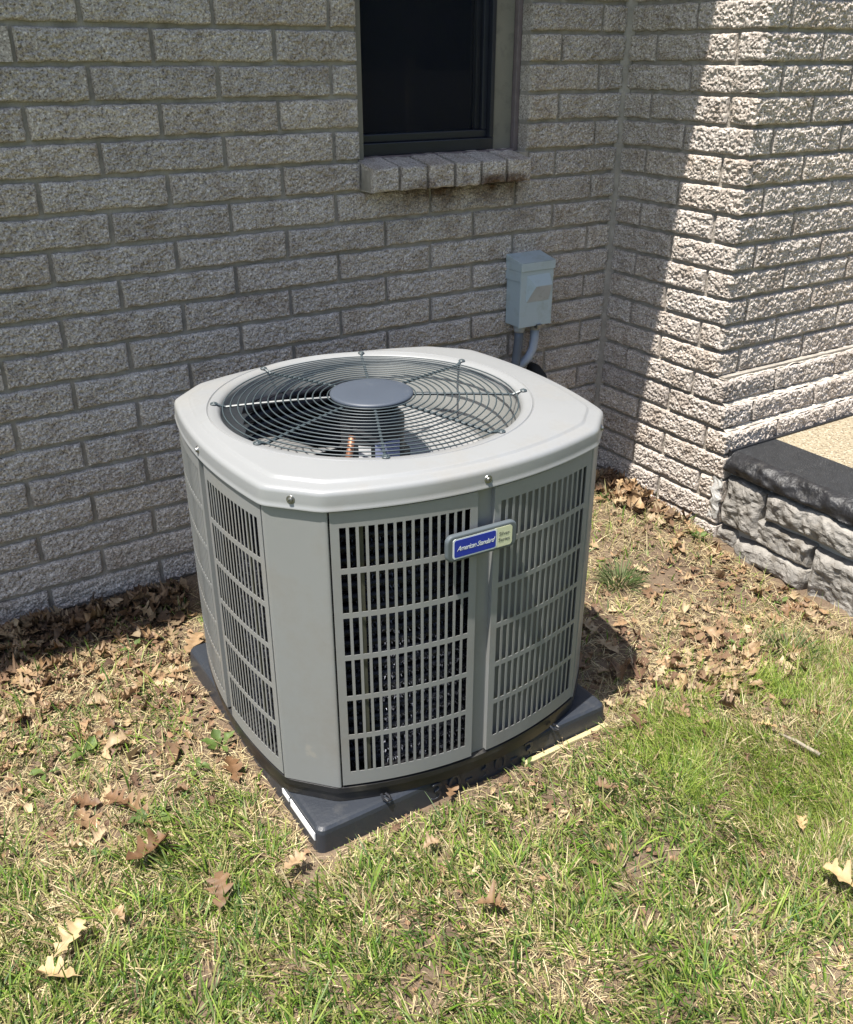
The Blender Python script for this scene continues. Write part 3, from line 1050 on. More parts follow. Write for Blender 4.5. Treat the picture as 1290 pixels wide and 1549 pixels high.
me = text_mesh('30-30-3', 0.070, M['pad'], extrude=0.0015, bevel=0.0012, offset=-0.0012, space=1.28)
o = link('lettering', me, pad, (0.020, -PH - 0.0022, 0.024), (PI / 2 + 0.06, 0, 0))
mb = MB(); mb.box(-PH - 0.0035, -PH - 0.001, -PH + 0.012, -PH + 0.125, 0.026, 0.044); mb.build('white_label', M['label_white'], pad)
mb = MB(); mb.box(-PH - 0.0035, -PH - 0.001, -PH + 0.132, -PH + 0.165, 0.030, 0.042); mb.build('white_label', M['label_white'], pad)
mb = MB()
mb.tube([(0.235 + 0.018 * t, -PH + 0.028 - 0.010 * math.sin(t * 2.6) + 0.004 * t, PADT + 0.001) for t in np.linspace(0, 3.0, 18)], 0.0009, 5)
mb.build('pale_thread', M['label_white'], pad)

board = MB()
board.box(0, 0.25, -0.007, 0.006, -0.012, 0.007)
o = board.build('wooden_board', M['wood'], None, bevel=0.002, loc=(-15.15 * U, -14.34 * U, 0.001), rot=(0, 0.0, 0.012))
tag(o, 'thin pale yellow board lying along the front foot of the pad', 'board')

# ------------------------------------------------------------------ air conditioner
ACX, ACY, ACR = -16.57 * U, -9.56 * U, -0.041
ac = empty('air_conditioner', (ACX, ACY, PADT), ACR)
tag(ac, 'light grey outdoor air conditioner with a round fan grille on top', 'air conditioner')
H0 = lambda b: Z(b) - PADT            # height above the pad
HX, HY, CH, BX, BY = 4.72 * U, 4.20 * U, 0.98 * U, 0.36 * U, 0.72 * U
SHX, SHY, SCH = HX - 0.003, HY - 0.003, CH + 0.003


def side_pt(k, s, hx=None, hy=None, c=None, off=0.0):
    """point on the bowed side k (0 front, 1 right, 2 back, 3 left), s from -1 to 1, pushed out by off"""
    hx = SHX if hx is None else hx; hy = SHY if hy is None else hy; c = SCH if c is None else c
    if k % 2 == 0: a, h, bow = hx - c, hy, BY
    else: a, h, bow = hy - c, hx, BX
    x, y = s * a, -(h + bow * (1 - s * s))
    nx, ny = -2 * bow * s / a, -1.0
    nx = 2 * bow * s / a
    l = math.hypot(nx, ny)
    x, y = x + off * nx / l, y + off * ny / l
    for _ in range(k):
        x, y = -y, x
    return x, y


def outline(inset=0.0, n=240):
    """the unit's plan: four bowed sides and four chamfers, corners softened"""
    raw = []
    for k in range(4):
        raw += [side_pt(k, s, HX - inset, HY - inset, max(0.01, CH - 0.42 * inset)) for s in np.linspace(-1, 1, 30)]
    raw = np.array(raw + [raw[0]])
    d = np.concatenate([[0], np.cumsum(np.hypot(*(raw[1:] - raw[:-1]).T))])
    t = np.linspace(0, d[-1], n, endpoint=False)
    P = np.stack([np.interp(t, d, raw[:, 0]), np.interp(t, d, raw[:, 1])], 1)
    for _ in range(1):
        P = 0.5 * P + 0.25 * np.roll(P, 1, 0) + 0.25 * np.roll(P, -1, 0)
    return P


ZT, ZL, ZP = H0(9.99), H0(10.46), H0(18.14)
ZTOP = ZT + 0.004
HOX, HOY = -0.020, 0.024           # the fan opening sits a little off centre
RO = 0.317


def ring(P, z):
    return [(x, y, z) for x, y in P]


angs = np.arctan2(outline(0.04)[:, 1] - HOY, outline(0.04)[:, 0] - HOX)


def circ(r, z):
    return [(HOX + r * math.cos(a), HOY + r * math.sin(a), z) for a in angs]


lid = MB()
lid.loft([ring(outline(0.012), ZL), ring(outline(0.0), ZL - 0.001), ring(outline(-0.0012), ZL), ring(outline(-0.0012), ZL + 0.003), ring(outline(-0.0002), ZL + 0.0045), ring(outline(0.0), ZL + 0.012), ring(outline(0.0008), ZT - 0.011), ring(outline(0.001), ZT - 0.009), ring(outline(0.0025), ZT - 0.0045), ring(outline(0.006), ZT - 0.0015), ring(outline(0.0095), ZT - 0.0003),
          ring(outline(0.011), ZT), ring(outline(0.027), ZT + 0.0012), ring(outline(0.028), ZT + 0.0015), ring(outline(0.031), ZT + 0.0055), ring(outline(0.033), ZT + 0.0065), ring(outline(0.036), ZT + 0.0068),
          circ(0.3455, ZTOP + 0.006), circ(0.3435, ZTOP + 0.003), circ(0.3415, ZTOP + 0.0058), circ(0.326, ZTOP + 0.0045), circ(RO + 0.003, ZTOP - 0.001), circ(RO, ZTOP - 0.008), circ(RO, ZTOP - 0.022)])
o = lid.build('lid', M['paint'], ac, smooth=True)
md = o.modifiers.new('split', 'EDGE_SPLIT'); md.split_angle = math.radians(50)

# venturi wall below the opening
mb = MB()
mb.lathe([(RO, ZTOP - 0.020), (RO - 0.004, ZTOP - 0.05), (RO - 0.006, ZTOP - 0.16)], 72, (HOX, HOY))
mb.build('fan_shroud', M['shroud'], ac, smooth=True)
mb = MB()
mb.lathe([(RO - 0.006, ZTOP - 0.161), (RO - 0.03, ZTOP - 0.18), (RO + 0.005, ZTOP - 0.19)], 72, (HOX, HOY))
mb.build('shroud_lip', M['motor'], ac, smooth=True)

# louvred panels: stamped sheet with 15 by 6 slots, each slot flanged inwards
NSX, NSZ = 15, 6


def louver(k, s0, s1):
    mbp = MB()
    W = abs(s1 - s0)
    m0, m1 = 0.055, 0.040
    us = [0.0, m0]
    pit = (1 - m0 - m1) / NSX
    for i in range(NSX):
        us += [m0 + pit * i + pit * 0.70, m0 + pit * (i + 1)]
    us[-1] = 1 - m1 - 1e-6
    us = us[:-1] + [1.0]
    # us: 0, [slot start, slot end] * 15, 1
    us = [0.0]
    for i in range(NSX):
        a = m0 + pit * i
        us += [a, a + pit * 0.68]
    us.append(1.0)
    zz = [ZP + 0.004]
    Ht = ZL - 0.004 - zz[0]
    mt, mbm = 0.042, 0.045
    pz = (1 - mt - mbm) / NSZ
    for j in range(NSZ):
        a = mbm + pz * j
        zz += [zz[0] + Ht * a + Ht * pz * 0.045, zz[0] + Ht * (a + pz * 0.955)] if False else [ZP + 0.004 + Ht * (a + pz * 0.06), ZP + 0.004 + Ht * (a + pz * 0.94)]
    zz.append(ZL - 0.004)
    dep = 0.0010
    def P(u, off):
        return side_pt(k, s0 + (s1 - s0) * u, off=off)
    nu, nz = len(us), len(zz)
    front = [[(*P(u, 0.0), z) for z in zz] for u in us]
    back = [[(*P(u, -dep), z) for z in zz] for u in us]
    V = [front[i][j] for i in range(nu) for j in range(nz)] + [back[i][j] for i in range(nu) for j in range(nz)]
    I = lambda i, j, b=0: b * nu * nz + i * nz + j
    F = []
    for i in range(nu - 1):
        for j in range(nz - 1):
            slot = (i % 2 == 1) and (j % 2 == 1)
            if not slot:
                F.append((I(i, j), I(i + 1, j), I(i + 1, j + 1), I(i, j + 1)))
            else:
                F += [(I(i, j), I(i, j + 1), I(i, j + 1, 1), I(i, j, 1)), (I(i + 1, j), I(i + 1, j, 1), I(i + 1, j + 1, 1), I(i + 1, j + 1)),
                      (I(i, j), I(i, j, 1), I(i + 1, j, 1), I(i + 1, j)), (I(i, j + 1), I(i + 1, j + 1), I(i + 1, j + 1, 1), I(i, j + 1, 1))]
    mbp.add(V, F)
    # turned-in side and end edges
    fl = 0.013
    for u in (0.0, 1.0):
        mbp.add([(*P(u, 0), zz[0]), (*P(u, 0), zz[-1]), (*P(u, -fl), zz[-1]), (*P(u, -fl), zz[0])], [(0, 1, 2, 3)])
    for z in (zz[0], zz[-1]):
        mbp.add([(*P(u, 0), z) for u in us] + [(*P(u, -fl), z) for u in us], [(i, i + 1, nu + i + 1, nu + i) for i in range(nu - 1)])
    return mbp


for k in range(4):
    e, c0 = (0.975, 0.062)
    for s0, s1 in ((-e, -c0), (c0, e)):
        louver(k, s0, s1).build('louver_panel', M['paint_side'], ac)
        if k == 0 and s0 > 0:      # the wiring compartment behind the right front panel is closed sheet metal
            mb = MB()
            ss = np.linspace(s0 + 0.02, 0.999, 12)
            mb.loft([[(*side_pt(k, s, off=-0.0150), z) for s in ss] for z in (ZP + 0.004, ZL - 0.006)], closed=False)
            mb.build('compartment_sheet', M['inner_sheet'], ac)
        if k == 3 and s0 < 0:
            mb = MB()
            ss = np.linspace(s0 + 0.02, s1 - 0.01, 10)
            mb.loft([[(*side_pt(k, s, off=-0.0035), z) for s in ss] for z in (ZP + 0.006, ZL - 0.008)], closed=False)
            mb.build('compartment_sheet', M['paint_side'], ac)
    # narrow post between the two panels, set back
    mb = MB()
    ss = np.linspace(-c0 - 0.012, c0 + 0.012, 6)
    f = [side_pt(k, s, off=-0.0105) for s in ss]
    b = [side_pt(k, s, off=-0.020) for s in ss]
    mb.loft([[(*p, z) for p in f] + [(*p, z) for p in b[::-1]] for z in (ZP + 0.001, ZL + 0.004)], cap0=True, cap1=True)
    mb.build('center_post', M['paint_side'], ac)
    # corner panel over the chamfer, wrapping a little onto both sides
    p0 = np.array(side_pt(k, 0.982)); p1 = np.array(side_pt((k + 1) % 4, -0.982))
    q0 = np.array(side_pt(k, 0.982, off=-0.010)); q1 = np.array(side_pt((k + 1) % 4, -0.982, off=-0.010))
    a = np.array(side_pt(k, 1.0)); b_ = np.array(side_pt((k + 1) % 4, -1.0))
    dv = b_ - a
    prof = [q0, p0]
    for t in (0.0, 0.06):
        prof.append(a + dv * t + (p0 - a) * (0.10 if t == 0 else 0))
    for t in (0.94, 1.0):
        prof.append(a + dv * t + (p1 - b_) * (0.10 if t == 1 else 0))
    prof += [p1, q1]
    prof = np.array(prof)
    for _ in range(2):   # corner rounding
        newp = [prof[0]]
        for i in range(len(prof) - 1):
            newp += [prof[i] * .75 + prof[i + 1] * .25, prof[i] * .25 + prof[i + 1] * .75]
        newp.append(prof[-1])
        prof = np.array(newp)
    mb = MB()
    mb.loft([[(x, y, z) for x, y in prof] for z in (ZP - 0.001, ZP + 0.3, ZL - 0.002)], closed=False)
    o = mb.build('corner_panel', M['paint_side'], ac, smooth=True)

# black base pan
mb = MB()
mb.loft([ring(outline(0.020), 0.0015), ring(outline(0.008), 0.0015), ring(outline(0.007), ZP * 0.55), ring(outline(0.004), ZP * 0.62), ring(outline(0.004), ZP - 0.003), ring(outline(0.012), ZP - 0.001), ring(outline(0.10), ZP - 0.002)], cap1=True)
o = mb.build('base_pan', M['black_pan'], ac, smooth=True)
md = o.modifiers.new('split', 'EDGE_SPLIT'); md.split_angle = math.radians(40)

# coil: stacked tubes wrapped in fine spines
mb = MB()
sp_v, sp_f = [], []
zc = np.arange(ZP + 0.014, ZL - 0.012, 0.0262)
ol = outline(0.062, 120)
for z in zc:
    mb.tube([(x, y, z) for x, y in ol], 0.0095, 6, closed=True)
mb.build('coil', M['coil'], ac, smooth=True)
mb = MB()
for z in zc:
    mb.tube([(x, y, z + 0.0131) for x, y in outline(0.084, 100)], 0.0125, 6, closed=True)
mb.build('coil', M['coil'], ac, smooth=True)
per = np.concatenate([[0], np.cumsum(np.hypot(*(np.roll(ol, -1, 0) - ol).T))])
olc = np.vstack([ol, ol[:1]])
NSP = 42000
t = RNG.random(NSP) * per[-1]
cx, cy = np.interp(t, per, olc[:, 0]), np.interp(t, per, olc[:, 1])
cz = RNG.choice(zc, NSP)
rad = np.stack([cx, cy], 1) / np.hypot(cx, cy)[:, None]
phi = RNG.normal(0, 0.65, NSP)
dirv = np.stack([rad[:, 0] * np.cos(phi), rad[:, 1] * np.cos(phi), np.sin(phi)], 1)
tang = np.stack([-rad[:, 1], rad[:, 0], np.zeros(NSP)], 1)
ctr = np.stack([cx, cy, cz], 1)
ln = RNG.uniform(0.013, 0.0185, NSP)[:, None]
wd = RNG.uniform(0.0006, 0.0014, NSP)[:, None]
tip = ctr + dirv * ln + tang * RNG.normal(0, 0.003, NSP)[:, None]
base = ctr + dirv * 0.008
vv = np.stack([base - tang * wd, base + tang * wd, tip], 1).reshape(-1, 3)
o = link('spine_fin', fast_mesh('spine_fin', vv, None, np.arange(NSP * 3).reshape(-1, 3), M['spine']), ac)
tag(o, None, None, None, 'stuff')
for k, s in ((0, -0.80), (3, 0.55), (3, -0.4)):
    x, y = side_pt(k, s, off=-0.030)
    mb = MB(); mb.box(-0.007, 0.007, -0.002, 0.002, ZP, ZL)
    mb.build('coil_support', simple('support_olive', (0.085, 0.083, 0.058), 0.6, var=0.25, scale=20) if 'sup' not in M else M['sup'], ac, loc=(x, y, 0), rot=(0, 0, k * PI / 2))

# interior seen through the guard
mb = MB()
mb.lathe([(0.085, ZP), (0.088, ZP + 0.05), (0.088, ZP + 0.27), (0.07, ZP + 0.30), (0.03, ZP + 0.315)], 28, (0.03, -0.02), cap1=True)
mb.build('compressor', M['motor'], ac, smooth=True)
mb = MB()
mb.tube([(HOX - 0.078, HOY - 0.062, ZTOP - 0.045), (HOX - 0.094, HOY - 0.070, ZTOP - 0.10), (HOX - 0.106, HOY - 0.078, ZTOP - 0.17), (HOX - 0.108, HOY - 0.080, ZTOP - 0.30), (HOX - 0.10, HOY - 0.07, ZP)], 0.0075, 10)
mb.build('copper_pipe', M['copper'], ac, smooth=True)
mb = MB()
mb.lathe([(0.060, ZTOP - 0.20), (0.068, ZTOP - 0.17), (0.070, ZTOP - 0.035), (0.05, ZTOP - 0.012)], 32, (HOX, HOY), cap0=True, cap1=True)
mb.build('fan_motor', M['motor'], ac, smooth=True)


def motor_label(a0, a1, z0, z1, mat):
    m_ = MB()
    aa = np.radians(np.linspace(a0, a1, 8))
    m_.loft([[(HOX + 0.0712 * math.cos(a), HOY + 0.0712 * math.sin(a), ZTOP + z) for a in aa] for z in (z0, z1)], closed=False)
    m_.build('paper_label', mat, ac)


motor_label(247, 297, -0.118, -0.070, M['label_blue'])
motor_label(218, 240, -0.108, -0.078, M['label_white'])

# fan
fan = empty('fan', (HOX, HOY, ZTOP - 0.125)); fan.parent = ac
def blade_mesh():
    vs, fs = [], []
    nr, na = 9, 13
    for i in range(nr):
        r = 0.07 + (0.298 - 0.07) * i / (nr - 1)
        span = math.radians(58 + 26 * i / (nr - 1))
        lead = math.radians(10 * (i / (nr - 1)) ** 2)
        for j in range(na):
            q = j / (na - 1)
            a = -span / 2 + span * q + lead
            z = 0.055 * (q - 0.5) * (1.15 - 0.3 * i / (nr - 1)) + 0.012 * math.sin(PI * q)
            vs.append((r * math.cos(a), r * math.sin(a), z))
    for i in range(nr - 1):
        for j in range(na - 1):
            a = i * na + j
            fs.append((a, a + na, a + na + 1, a + 1))
    return mk_mesh('blade', vs, fs, M['blade'], True)
bme = blade_mesh()
for a in (146, 28):
    o = link('blade', bme, fan, (0, 0, 0), (0, 0, math.radians(a)))
    md = o.modifiers.new('thick', 'SOLIDIFY'); md.thickness = 0.002
mb = MB(); mb.lathe([(0.082, -0.03), (0.082, 0.01)], 32, cap0=True, cap1=True); mb.build('hub', M['motor'], fan)

# guard: concentric wires on eight spokes, hub cap in the middle
guard = empty('fan_guard', (HOX, HOY, ZTOP)); guard.parent = ac
GR = [0.094 + (0.313 - 0.094) * i / 14 for i in range(15)]
def gdome(r): return 0.013 * (1 - (r / 0.325) ** 2) + 0.002
for r in GR:
    mb = MB()
    mb.tube([(r * math.cos(a), r * math.sin(a), gdome(r)) for a in np.linspace(0, 2 * PI, 72, endpoint=False)], 0.00150, 6, closed=True)
    mb.build('guard_ring', M['wire'], guard, smooth=True)
for i in range(8):
    a = math.radians(22.5 + 45 * i)
    mb = MB()
    rr = np.linspace(0.06, 0.332, 12)
    mb.tube([(r * math.cos(a), r * math.sin(a), gdome(r) - 0.0042 if r < 0.31 else gdome(r) - 0.0042 + 0.5 * (r - 0.31)) for r in rr], 0.0031, 6)
    # looped end under a screw
    cxp, cyp = 0.331 * math.cos(a), 0.331 * math.sin(a)
    mb.tube([(cxp + 0.006 * math.cos(b), cyp + 0.006 * math.sin(b), 0.0072) for b in np.linspace(0, 2 * PI, 12, endpoint=False)], 0.0022, 6, closed=True)
    mb.lathe([(0.0045, 0.004), (0.0045, 0.0095), (0.003, 0.011)], 8, (cxp, cyp), cap1=True)
    for r in GR[1:]:
        mb.box(r * math.cos(a) - 0.0022, r * math.cos(a) + 0.0022, r * math.sin(a) - 0.0022, r * math.sin(a) + 0.0022, gdome(r) - 0.0035, gdome(r) - 0.0005)
    mb.build('spoke', M['wire'], guard)
mb = MB()
mb.lathe([(0.0845, 0.010), (0.0885, 0.0125), (0.0895, 0.0165), (0.088, 0.0195), (0.083, 0.0212), (0.05, 0.0222), (0.01, 0.0225)], 56, cap1=True)
mb.build('hub_cap', M['hub'], guard, smooth=True)

# lid screws in dished holes
def screw(x, y, z, nx, ny, parent, r=0.0045):
    s = MB()
    s.lathe([(r * 2.0, -0.0015), (r * 1.7, 0.0007), (r * 1.15, 0.0007), (r * 1.05, 0.0025), (r * 0.9, 0.0042), (r * 0.45, 0.0046), (r * 0.4, 0.003)], 16, cap1=True)
    q = Vector((nx, ny, 0)).to_track_quat('Z', 'Y').to_euler()
    s.build('screw', M['steel'], parent, smooth=False, loc=(x, y, z), rot=q)
zs_ = (ZL + ZT) / 2 - 0.002
for k in range(4):
    x, y = side_pt(k, 0.0, HX, HY, CH); x2, y2 = side_pt(k, 0.0, HX, HY, CH, off=1)
    screw(x, y, zs_, x2 - x, y2 - y, ac)
    a = np.array(side_pt(k, 1.0, HX, HY, CH)); b_ = np.array(side_pt((k + 1) % 4, -1.0, HX, HY, CH))
    m_ = (a + b_) / 2; n_ = np.array([(b_ - a)[1], -(b_ - a)[0]])
    if np.dot(n_, m_) < 0: n_ = -n_
    screw(m_[0], m_[1], zs_, n_[0], n_[1], ac)

# hold-down clips at the front foot
for s, in ((-0.70,), (0.74,)):
    x, y = side_pt(0, s, off=0.012)
    mb = MB()
    mb.tube([(-0.008, 0.012, 0.010), (-0.007, 0.002, 0.005), (0.0, -0.006, 0.004), (0.008, -0.002, 0.004), (0.007, 0.006, 0.006), (0.0, 0.012, 0.010)], 0.0030, 6)
    mb.build('hold_down_clip', M['black_pan'], ac, loc=(x, y, 0.0), rot=(0, 0, s * 0.3))

# badge
badge = empty('badge'); badge.parent = ac
bxp, byp = side_pt(0, 0.005, off=0.0)
badge.location = (bxp - 0.018, byp - 0.004, H0(11.70))
badge.scale = (1.08, 1.0, 1.08)
badge.rotation_euler = (0, 0, 0.0)
BW, BHH = 0.142, 0.050
def plate(w, h, r, y0, y1, x0=0.0, n=6, skew=0.0):
    P = []
    for cx, cz, a0 in ((w / 2 - r, h / 2 - r, 0), (-(w / 2 - r), h / 2 - r, 90), (-(w / 2 - r), -(h / 2 - r), 180), (w / 2 - r, -(h / 2 - r), 270)):
        for k in range(n + 1):
            a = math.radians(a0 + 90 * k / n)
            P.append((x0 + cx + r * math.cos(a), cz + r * math.sin(a)))
    m_ = MB()
    m_.loft([[(x, y, z) for x, z in P] for y in (y0, y1)], cap0=True, cap1=True)
    return m_
plate(BW, BHH, 0.013, 0.0, -0.012).build('badge_body', M['badge_grey'], badge, bevel=0.0035, seg=3)
plate(BW - 0.022, BHH - 0.012, 0.006, -0.0118, -0.0126, 0.0).build('badge_plate', M['badge_cream'], badge)
plate(0.0885, BHH - 0.0120, 0.005, -0.0120, -0.0129, -0.0158).build('badge_border', M['badge_white'], badge)
plate(0.083, BHH - 0.0175, 0.004, -0.0122, -0.0133, -0.0158).build('blue_field', M['badge_blue'], badge)
me = text_mesh('American Standard', 0.0118, M['badge_white'], shear=0.45, extrude=0.0001, space=0.86, offset=0.00005)
wtxt = max(v.co.x for v in me.vertices) - min(v.co.x for v in me.vertices)
o = link('lettering', me, badge, (-0.0155, -0.0135, -0.0005), (PI / 2, 0, 0)); o.scale = (0.077 / wtxt, 1.1, 1)
for i, wrd in enumerate(('Silver', 'Series')):
    me = text_mesh(wrd, 0.0098, M['ink'], shear=0.05, extrude=0.0001)
    o = link('lettering', me, badge, (0.0432, -0.0129, 0.0060 - 0.0115 * i), (PI / 2, 0, 0))
for ob in badge.children:
    pass
badge.rotation_euler = (0, 0, -0.005)

# ------------------------------------------------------------------ electric disconnect box on the back wall
BXX, BXZ0, BXZ1 = (-5.50 * U, -3.86 * U), Z(11.50), Z(8.88)
box = empty('disconnect_box', ((BXX[0] + BXX[1]) / 2, 0, BXZ0))
tag(box, 'blue grey metal electrical disconnect box on the wall below the window', 'electrical box')
bw = (BXX[1] - BXX[0]) / 2
bh = BXZ1 - BXZ0
mb = MB(); mb.box(-bw + 0.002, bw - 0.002, -0.074, -0.003, 0.0, bh - 0.012); mb.build('box_body', M['box'], box, bevel=0.003)
mb = MB(); mb.box(-bw, bw, -0.080, -0.0745, -0.002, bh - 0.034); mb.build('door', M['box'], box, bevel=0.002)
mb = MB()
mb.box(-bw - 0.002, bw + 0.002, -0.084, -0.002, bh - 0.034, bh - 0.008)
mb.box(-bw - 0.002, -bw - 0.0002, -0.082, -0.002, bh - 0.066, bh - 0.0345)
mb.add([(-bw - 0.002, -0.084, bh - 0.0075), (bw + 0.002, -0.084, bh - 0.0075), (bw + 0.002, -0.002, bh + 0.010), (-bw - 0.002, -0.002, bh + 0.010), (-bw - 0.002, -0.002, bh - 0.0075), (bw + 0.002, -0.002, bh - 0.0075)],
       [(0, 1, 2, 3), (0, 3, 4), (1, 5, 2)])
mb.build('rain_hood', M['box'], box, bevel=0.0015)
# embossed cover with a slanting left flank
e0x, e1x, et, eb = -bw + 0.024, bw - 0.016, bh - 0.047, 0.078
mb = MB()
mb.add([(e0x, -0.0795, eb), (e1x, -0.0795, eb), (e1x, -0.0795, et), (e0x, -0.0795, et),
        (e0x + 0.002, -0.0815, eb + 0.002), (e1x - 0.002, -0.0815, eb + 0.002), (e1x - 0.004, -0.1000, et - 0.034), (e0x + 0.024, -0.1000, et - 0.034)],
       [(0, 1, 5, 4), (1, 2, 6, 5), (2, 3, 7, 6), (3, 0, 4, 7)])
mb.add([mb.v[4], mb.v[5], mb.v[6], mb.v[7]], [(0, 1, 2, 3)], 1)
mb.build('embossed_cover', [M['box'], M['box_faded']], box)
mb = MB(); mb.box(0.004, 0.024, -0.088, -0.070, -0.012, 0.003); mb.build('latch', M['steel'], box, bevel=0.002)
c1, c2 = -bw + 0.034, bw - 0.034
for c in (c1, c2):
    mb = MB()
    mb.lathe([(0.0175, -0.001), (0.0195, -0.004), (0.0195, -0.016), (0.0165, -0.026)], 18, (c, -0.040), cap1=True)
    mb.build('fitting', M['fitting'], box, smooth=True)
mb = MB()
mb.tube([(c1, -0.040, -0.02), (c1 - 0.001, -0.040, -0.05), (c1 - 0.006, -0.040, -0.10), (c1 - 0.016, -0.044, -0.16), (c1 - 0.028, -0.055, -0.24), (c1 - 0.035, -0.08, -0.32), (c1 - 0.04, -0.14, -0.38)], 0.0150, 12)
mb.build('dark_conduit', M['conduit_dark'], box, smooth=True)
mb = MB()
pts = [(c2, -0.040, -0.02), (c2 - 0.0005, -0.040, -0.06), (c2 - 0.005, -0.040, -0.09), (c2 - 0.018, -0.036, -0.120), (c2 - 0.036, -0.026, -0.143), (c2 - 0.058, -0.012, -0.156), (c2 - 0.082, 0.004, -0.162)]
mb.tube(pts, 0.0148, 12)
mb.build('pale_conduit', M['conduit'], box, smooth=True)

pipe = MB()
pipe.tube([(-4.02 * U, 0.02, Z(13.62)), (-4.02 * U, -0.03, Z(13.62)), (-4.1 * U, -0.07, Z(13.8)), (-4.5 * U, -0.13, Z(14.3)), (-5.2 * U, -0.20, Z(15.4)), (-5.9 * U, -0.27, Z(16.6)), (-6.8 * U, -0.36, Z(17.5)), (-8.0 * U, -0.44, Z(17.7)), (-10.5 * U, -0.52, Z(17.7))], 0.019, 14)
o = pipe.build('insulated_pipe', M['foam'], None, smooth=True)
tag(o, 'black foam wrapped pipe coming out of the wall below the electrical box', 'pipe')

# ------------------------------------------------------------------ vegetation
PADR = (PADX - PH - 0.01, PADX + PH + 0.01, PADY - PH - 0.008, PADY + PH + 0.01)
VN = Noise(21)


def gauss(X, Y, cx, cy, r):
    return np.exp(-((X - cx) ** 2 + (Y - cy) ** 2) / (r * r))


def green_density(x, y):
    X, Y = x / U, y / U
    left = sstep(-9.6, -12.8, Y) * 0.95 + 0.10 + 0.12 * sstep(-3, -7, Y)
    right = 0.07 + 0.95 * sstep(-12.2, -16.0, Y + 0.30 * (X + 8))
    d = np.where(X < -17, left, right)
    mid = sstep(-12.0, -15.5, Y)
    d = np.where((X > -17.5) & (X < -11), np.maximum(0.12, mid), d)
    d += 0.5 * gauss(X, Y, -22.4, -14.0, 1.2)
    d *= 1 - 0.85 * gauss(X, Y, -4.7, -9.2, 2.3)
    d *= 1 - 0.85 * gauss(X, Y, -7.4, -14.0, 1.9)
    d *= 1 - 0.85 * gauss(X, Y, -10.0, -12.0, 2.0)
    d += 0.35 * gauss(X, Y, -3.6, -15.0, 1.5)
    d *= 1 - 0.55 * gauss(X, Y, -15.0, -16.2, 1.7)
    d *= 1 - 0.7 * gauss(X, Y, -23.8, -9.0, 1.6)
    d *= sstep(-0.5, -2.4, Y)
    pat = 0.9 * VN.at(X * 0.75, Y * 0.75) + 0.9 * VN.at(X * 1.7 + 8, Y * 1.7)
    edge = np.maximum(np.abs(X + 16.65) - 4.65, np.abs(Y + 9.5) - 4.65)
    return np.clip(d * np.clip(0.95 + 0.85 * pat, 0.05 + 0.22 * sstep(-12.5, -15, Y), 1.6) * (0.35 + 0.65 * sstep(0.2, 1.3, edge)), 0, 1)


def fine_grass(x, y):
    X, Y = x / U, y / U
    return sstep(-13.5, -10.5, X) * sstep(-11, -13, Y)


def free(x, y):
    ok = ~((x > PADR[0]) & (x < PADR[1]) & (y > PADR[2]) & (y < PADR[3]))
    ok &= ~((x > -0.012) & (y > -0.55)) & ~((x > -0.03) & (y <= -0.55))
    ok &= y < -0.012
    return ok


def sample(n, x0, x1, y0, y1, dens):
    x = RNG.uniform(x0, x1, n); y = RNG.uniform(y0, y1, n)
    k = free(x, y) & (RNG.random(n) < dens(x, y))
    return x[k], y[k]


def blades(x, y, h, w, lean, az, cols, root_dark=0.0, tall=None):
    """tapered bending blades, four cross sections each"""
    n = len(x)
    z = gz(x, y) - 0.004
    yaw = az + RNG.normal(0, 0.9, n)
    side = np.stack([-np.sin(yaw), np.cos(yaw), np.zeros(n)], 1)
    fwd = np.stack([np.cos(az), np.sin(az), np.zeros(n)], 1)
    ts = np.array([0, 0.38, 0.72, 1.0])
    ws = np.array([0.8, 1.0, 0.7, 0.0])
    V = np.zeros((n, 7, 3))
    a = np.zeros(n); pos = np.stack([x, y, z], 1)
    k = 0
    bend = np.abs(RNG.normal(0.55, 0.35, n))
    for i, t in enumerate(ts):
        if i:
            seg = (ts[i] - ts[i - 1]) * h
            ang = np.minimum(lean + bend * (t + ts[i - 1]) * 0.7, 1.72)
            pos = pos + fwd * (np.sin(ang) * seg)[:, None] + np.array([0, 0, 1.0]) * (np.cos(ang) * seg)[:, None]
        if i < 3:
            V[:, k] = pos - side * (w * ws[i] / 2)[:, None]
            V[:, k + 1] = pos + side * (w * ws[i] / 2)[:, None]
            k += 2
        else:
            V[:, k] = pos
    b = (np.arange(n) * 7)[:, None]
    Q = np.concatenate([b + np.array([0, 1, 3, 2]), b + np.array([2, 3, 5, 4])], 0)
    T = b + np.array([4, 5, 6])
    C = np.repeat(cols[:, None, :], 7, 1)
    return V.reshape(-1, 3), Q, T, C.reshape(-1, 3)


def mixcol(n, pal, jitter=0.15):
    pal = np.array(pal)
    i = RNG.integers(0, len(pal), n)
    c = pal[i] * (1 + RNG.normal(0, jitter, n))[:, None]
    return np.clip(c, 0.005, 0.9)


GREENS = [(0.108, 0.200, 0.022), (0.160, 0.250, 0.034), (0.215, 0.290, 0.052), (0.065, 0.130, 0.020), (0.270, 0.325, 0.075), (0.052, 0.105, 0.022), (0.135, 0.190, 0.062)]
YELLOW = [(0.25, 0.265, 0.085), (0.30, 0.28, 0.11), (0.21, 0.235, 0.07)]
STRAWS = [(0.42, 0.34, 0.18), (0.54, 0.46, 0.27), (0.33, 0.255, 0.13), (0.46, 0.385, 0.23), (0.26, 0.185, 0.10)]

X_0, X_1, Y_0, Y_1 = -3.3, 0.0, -2.35, 0.0
parts_v, parts_q, parts_t, parts_c = [], [], [], []
base_i = 0


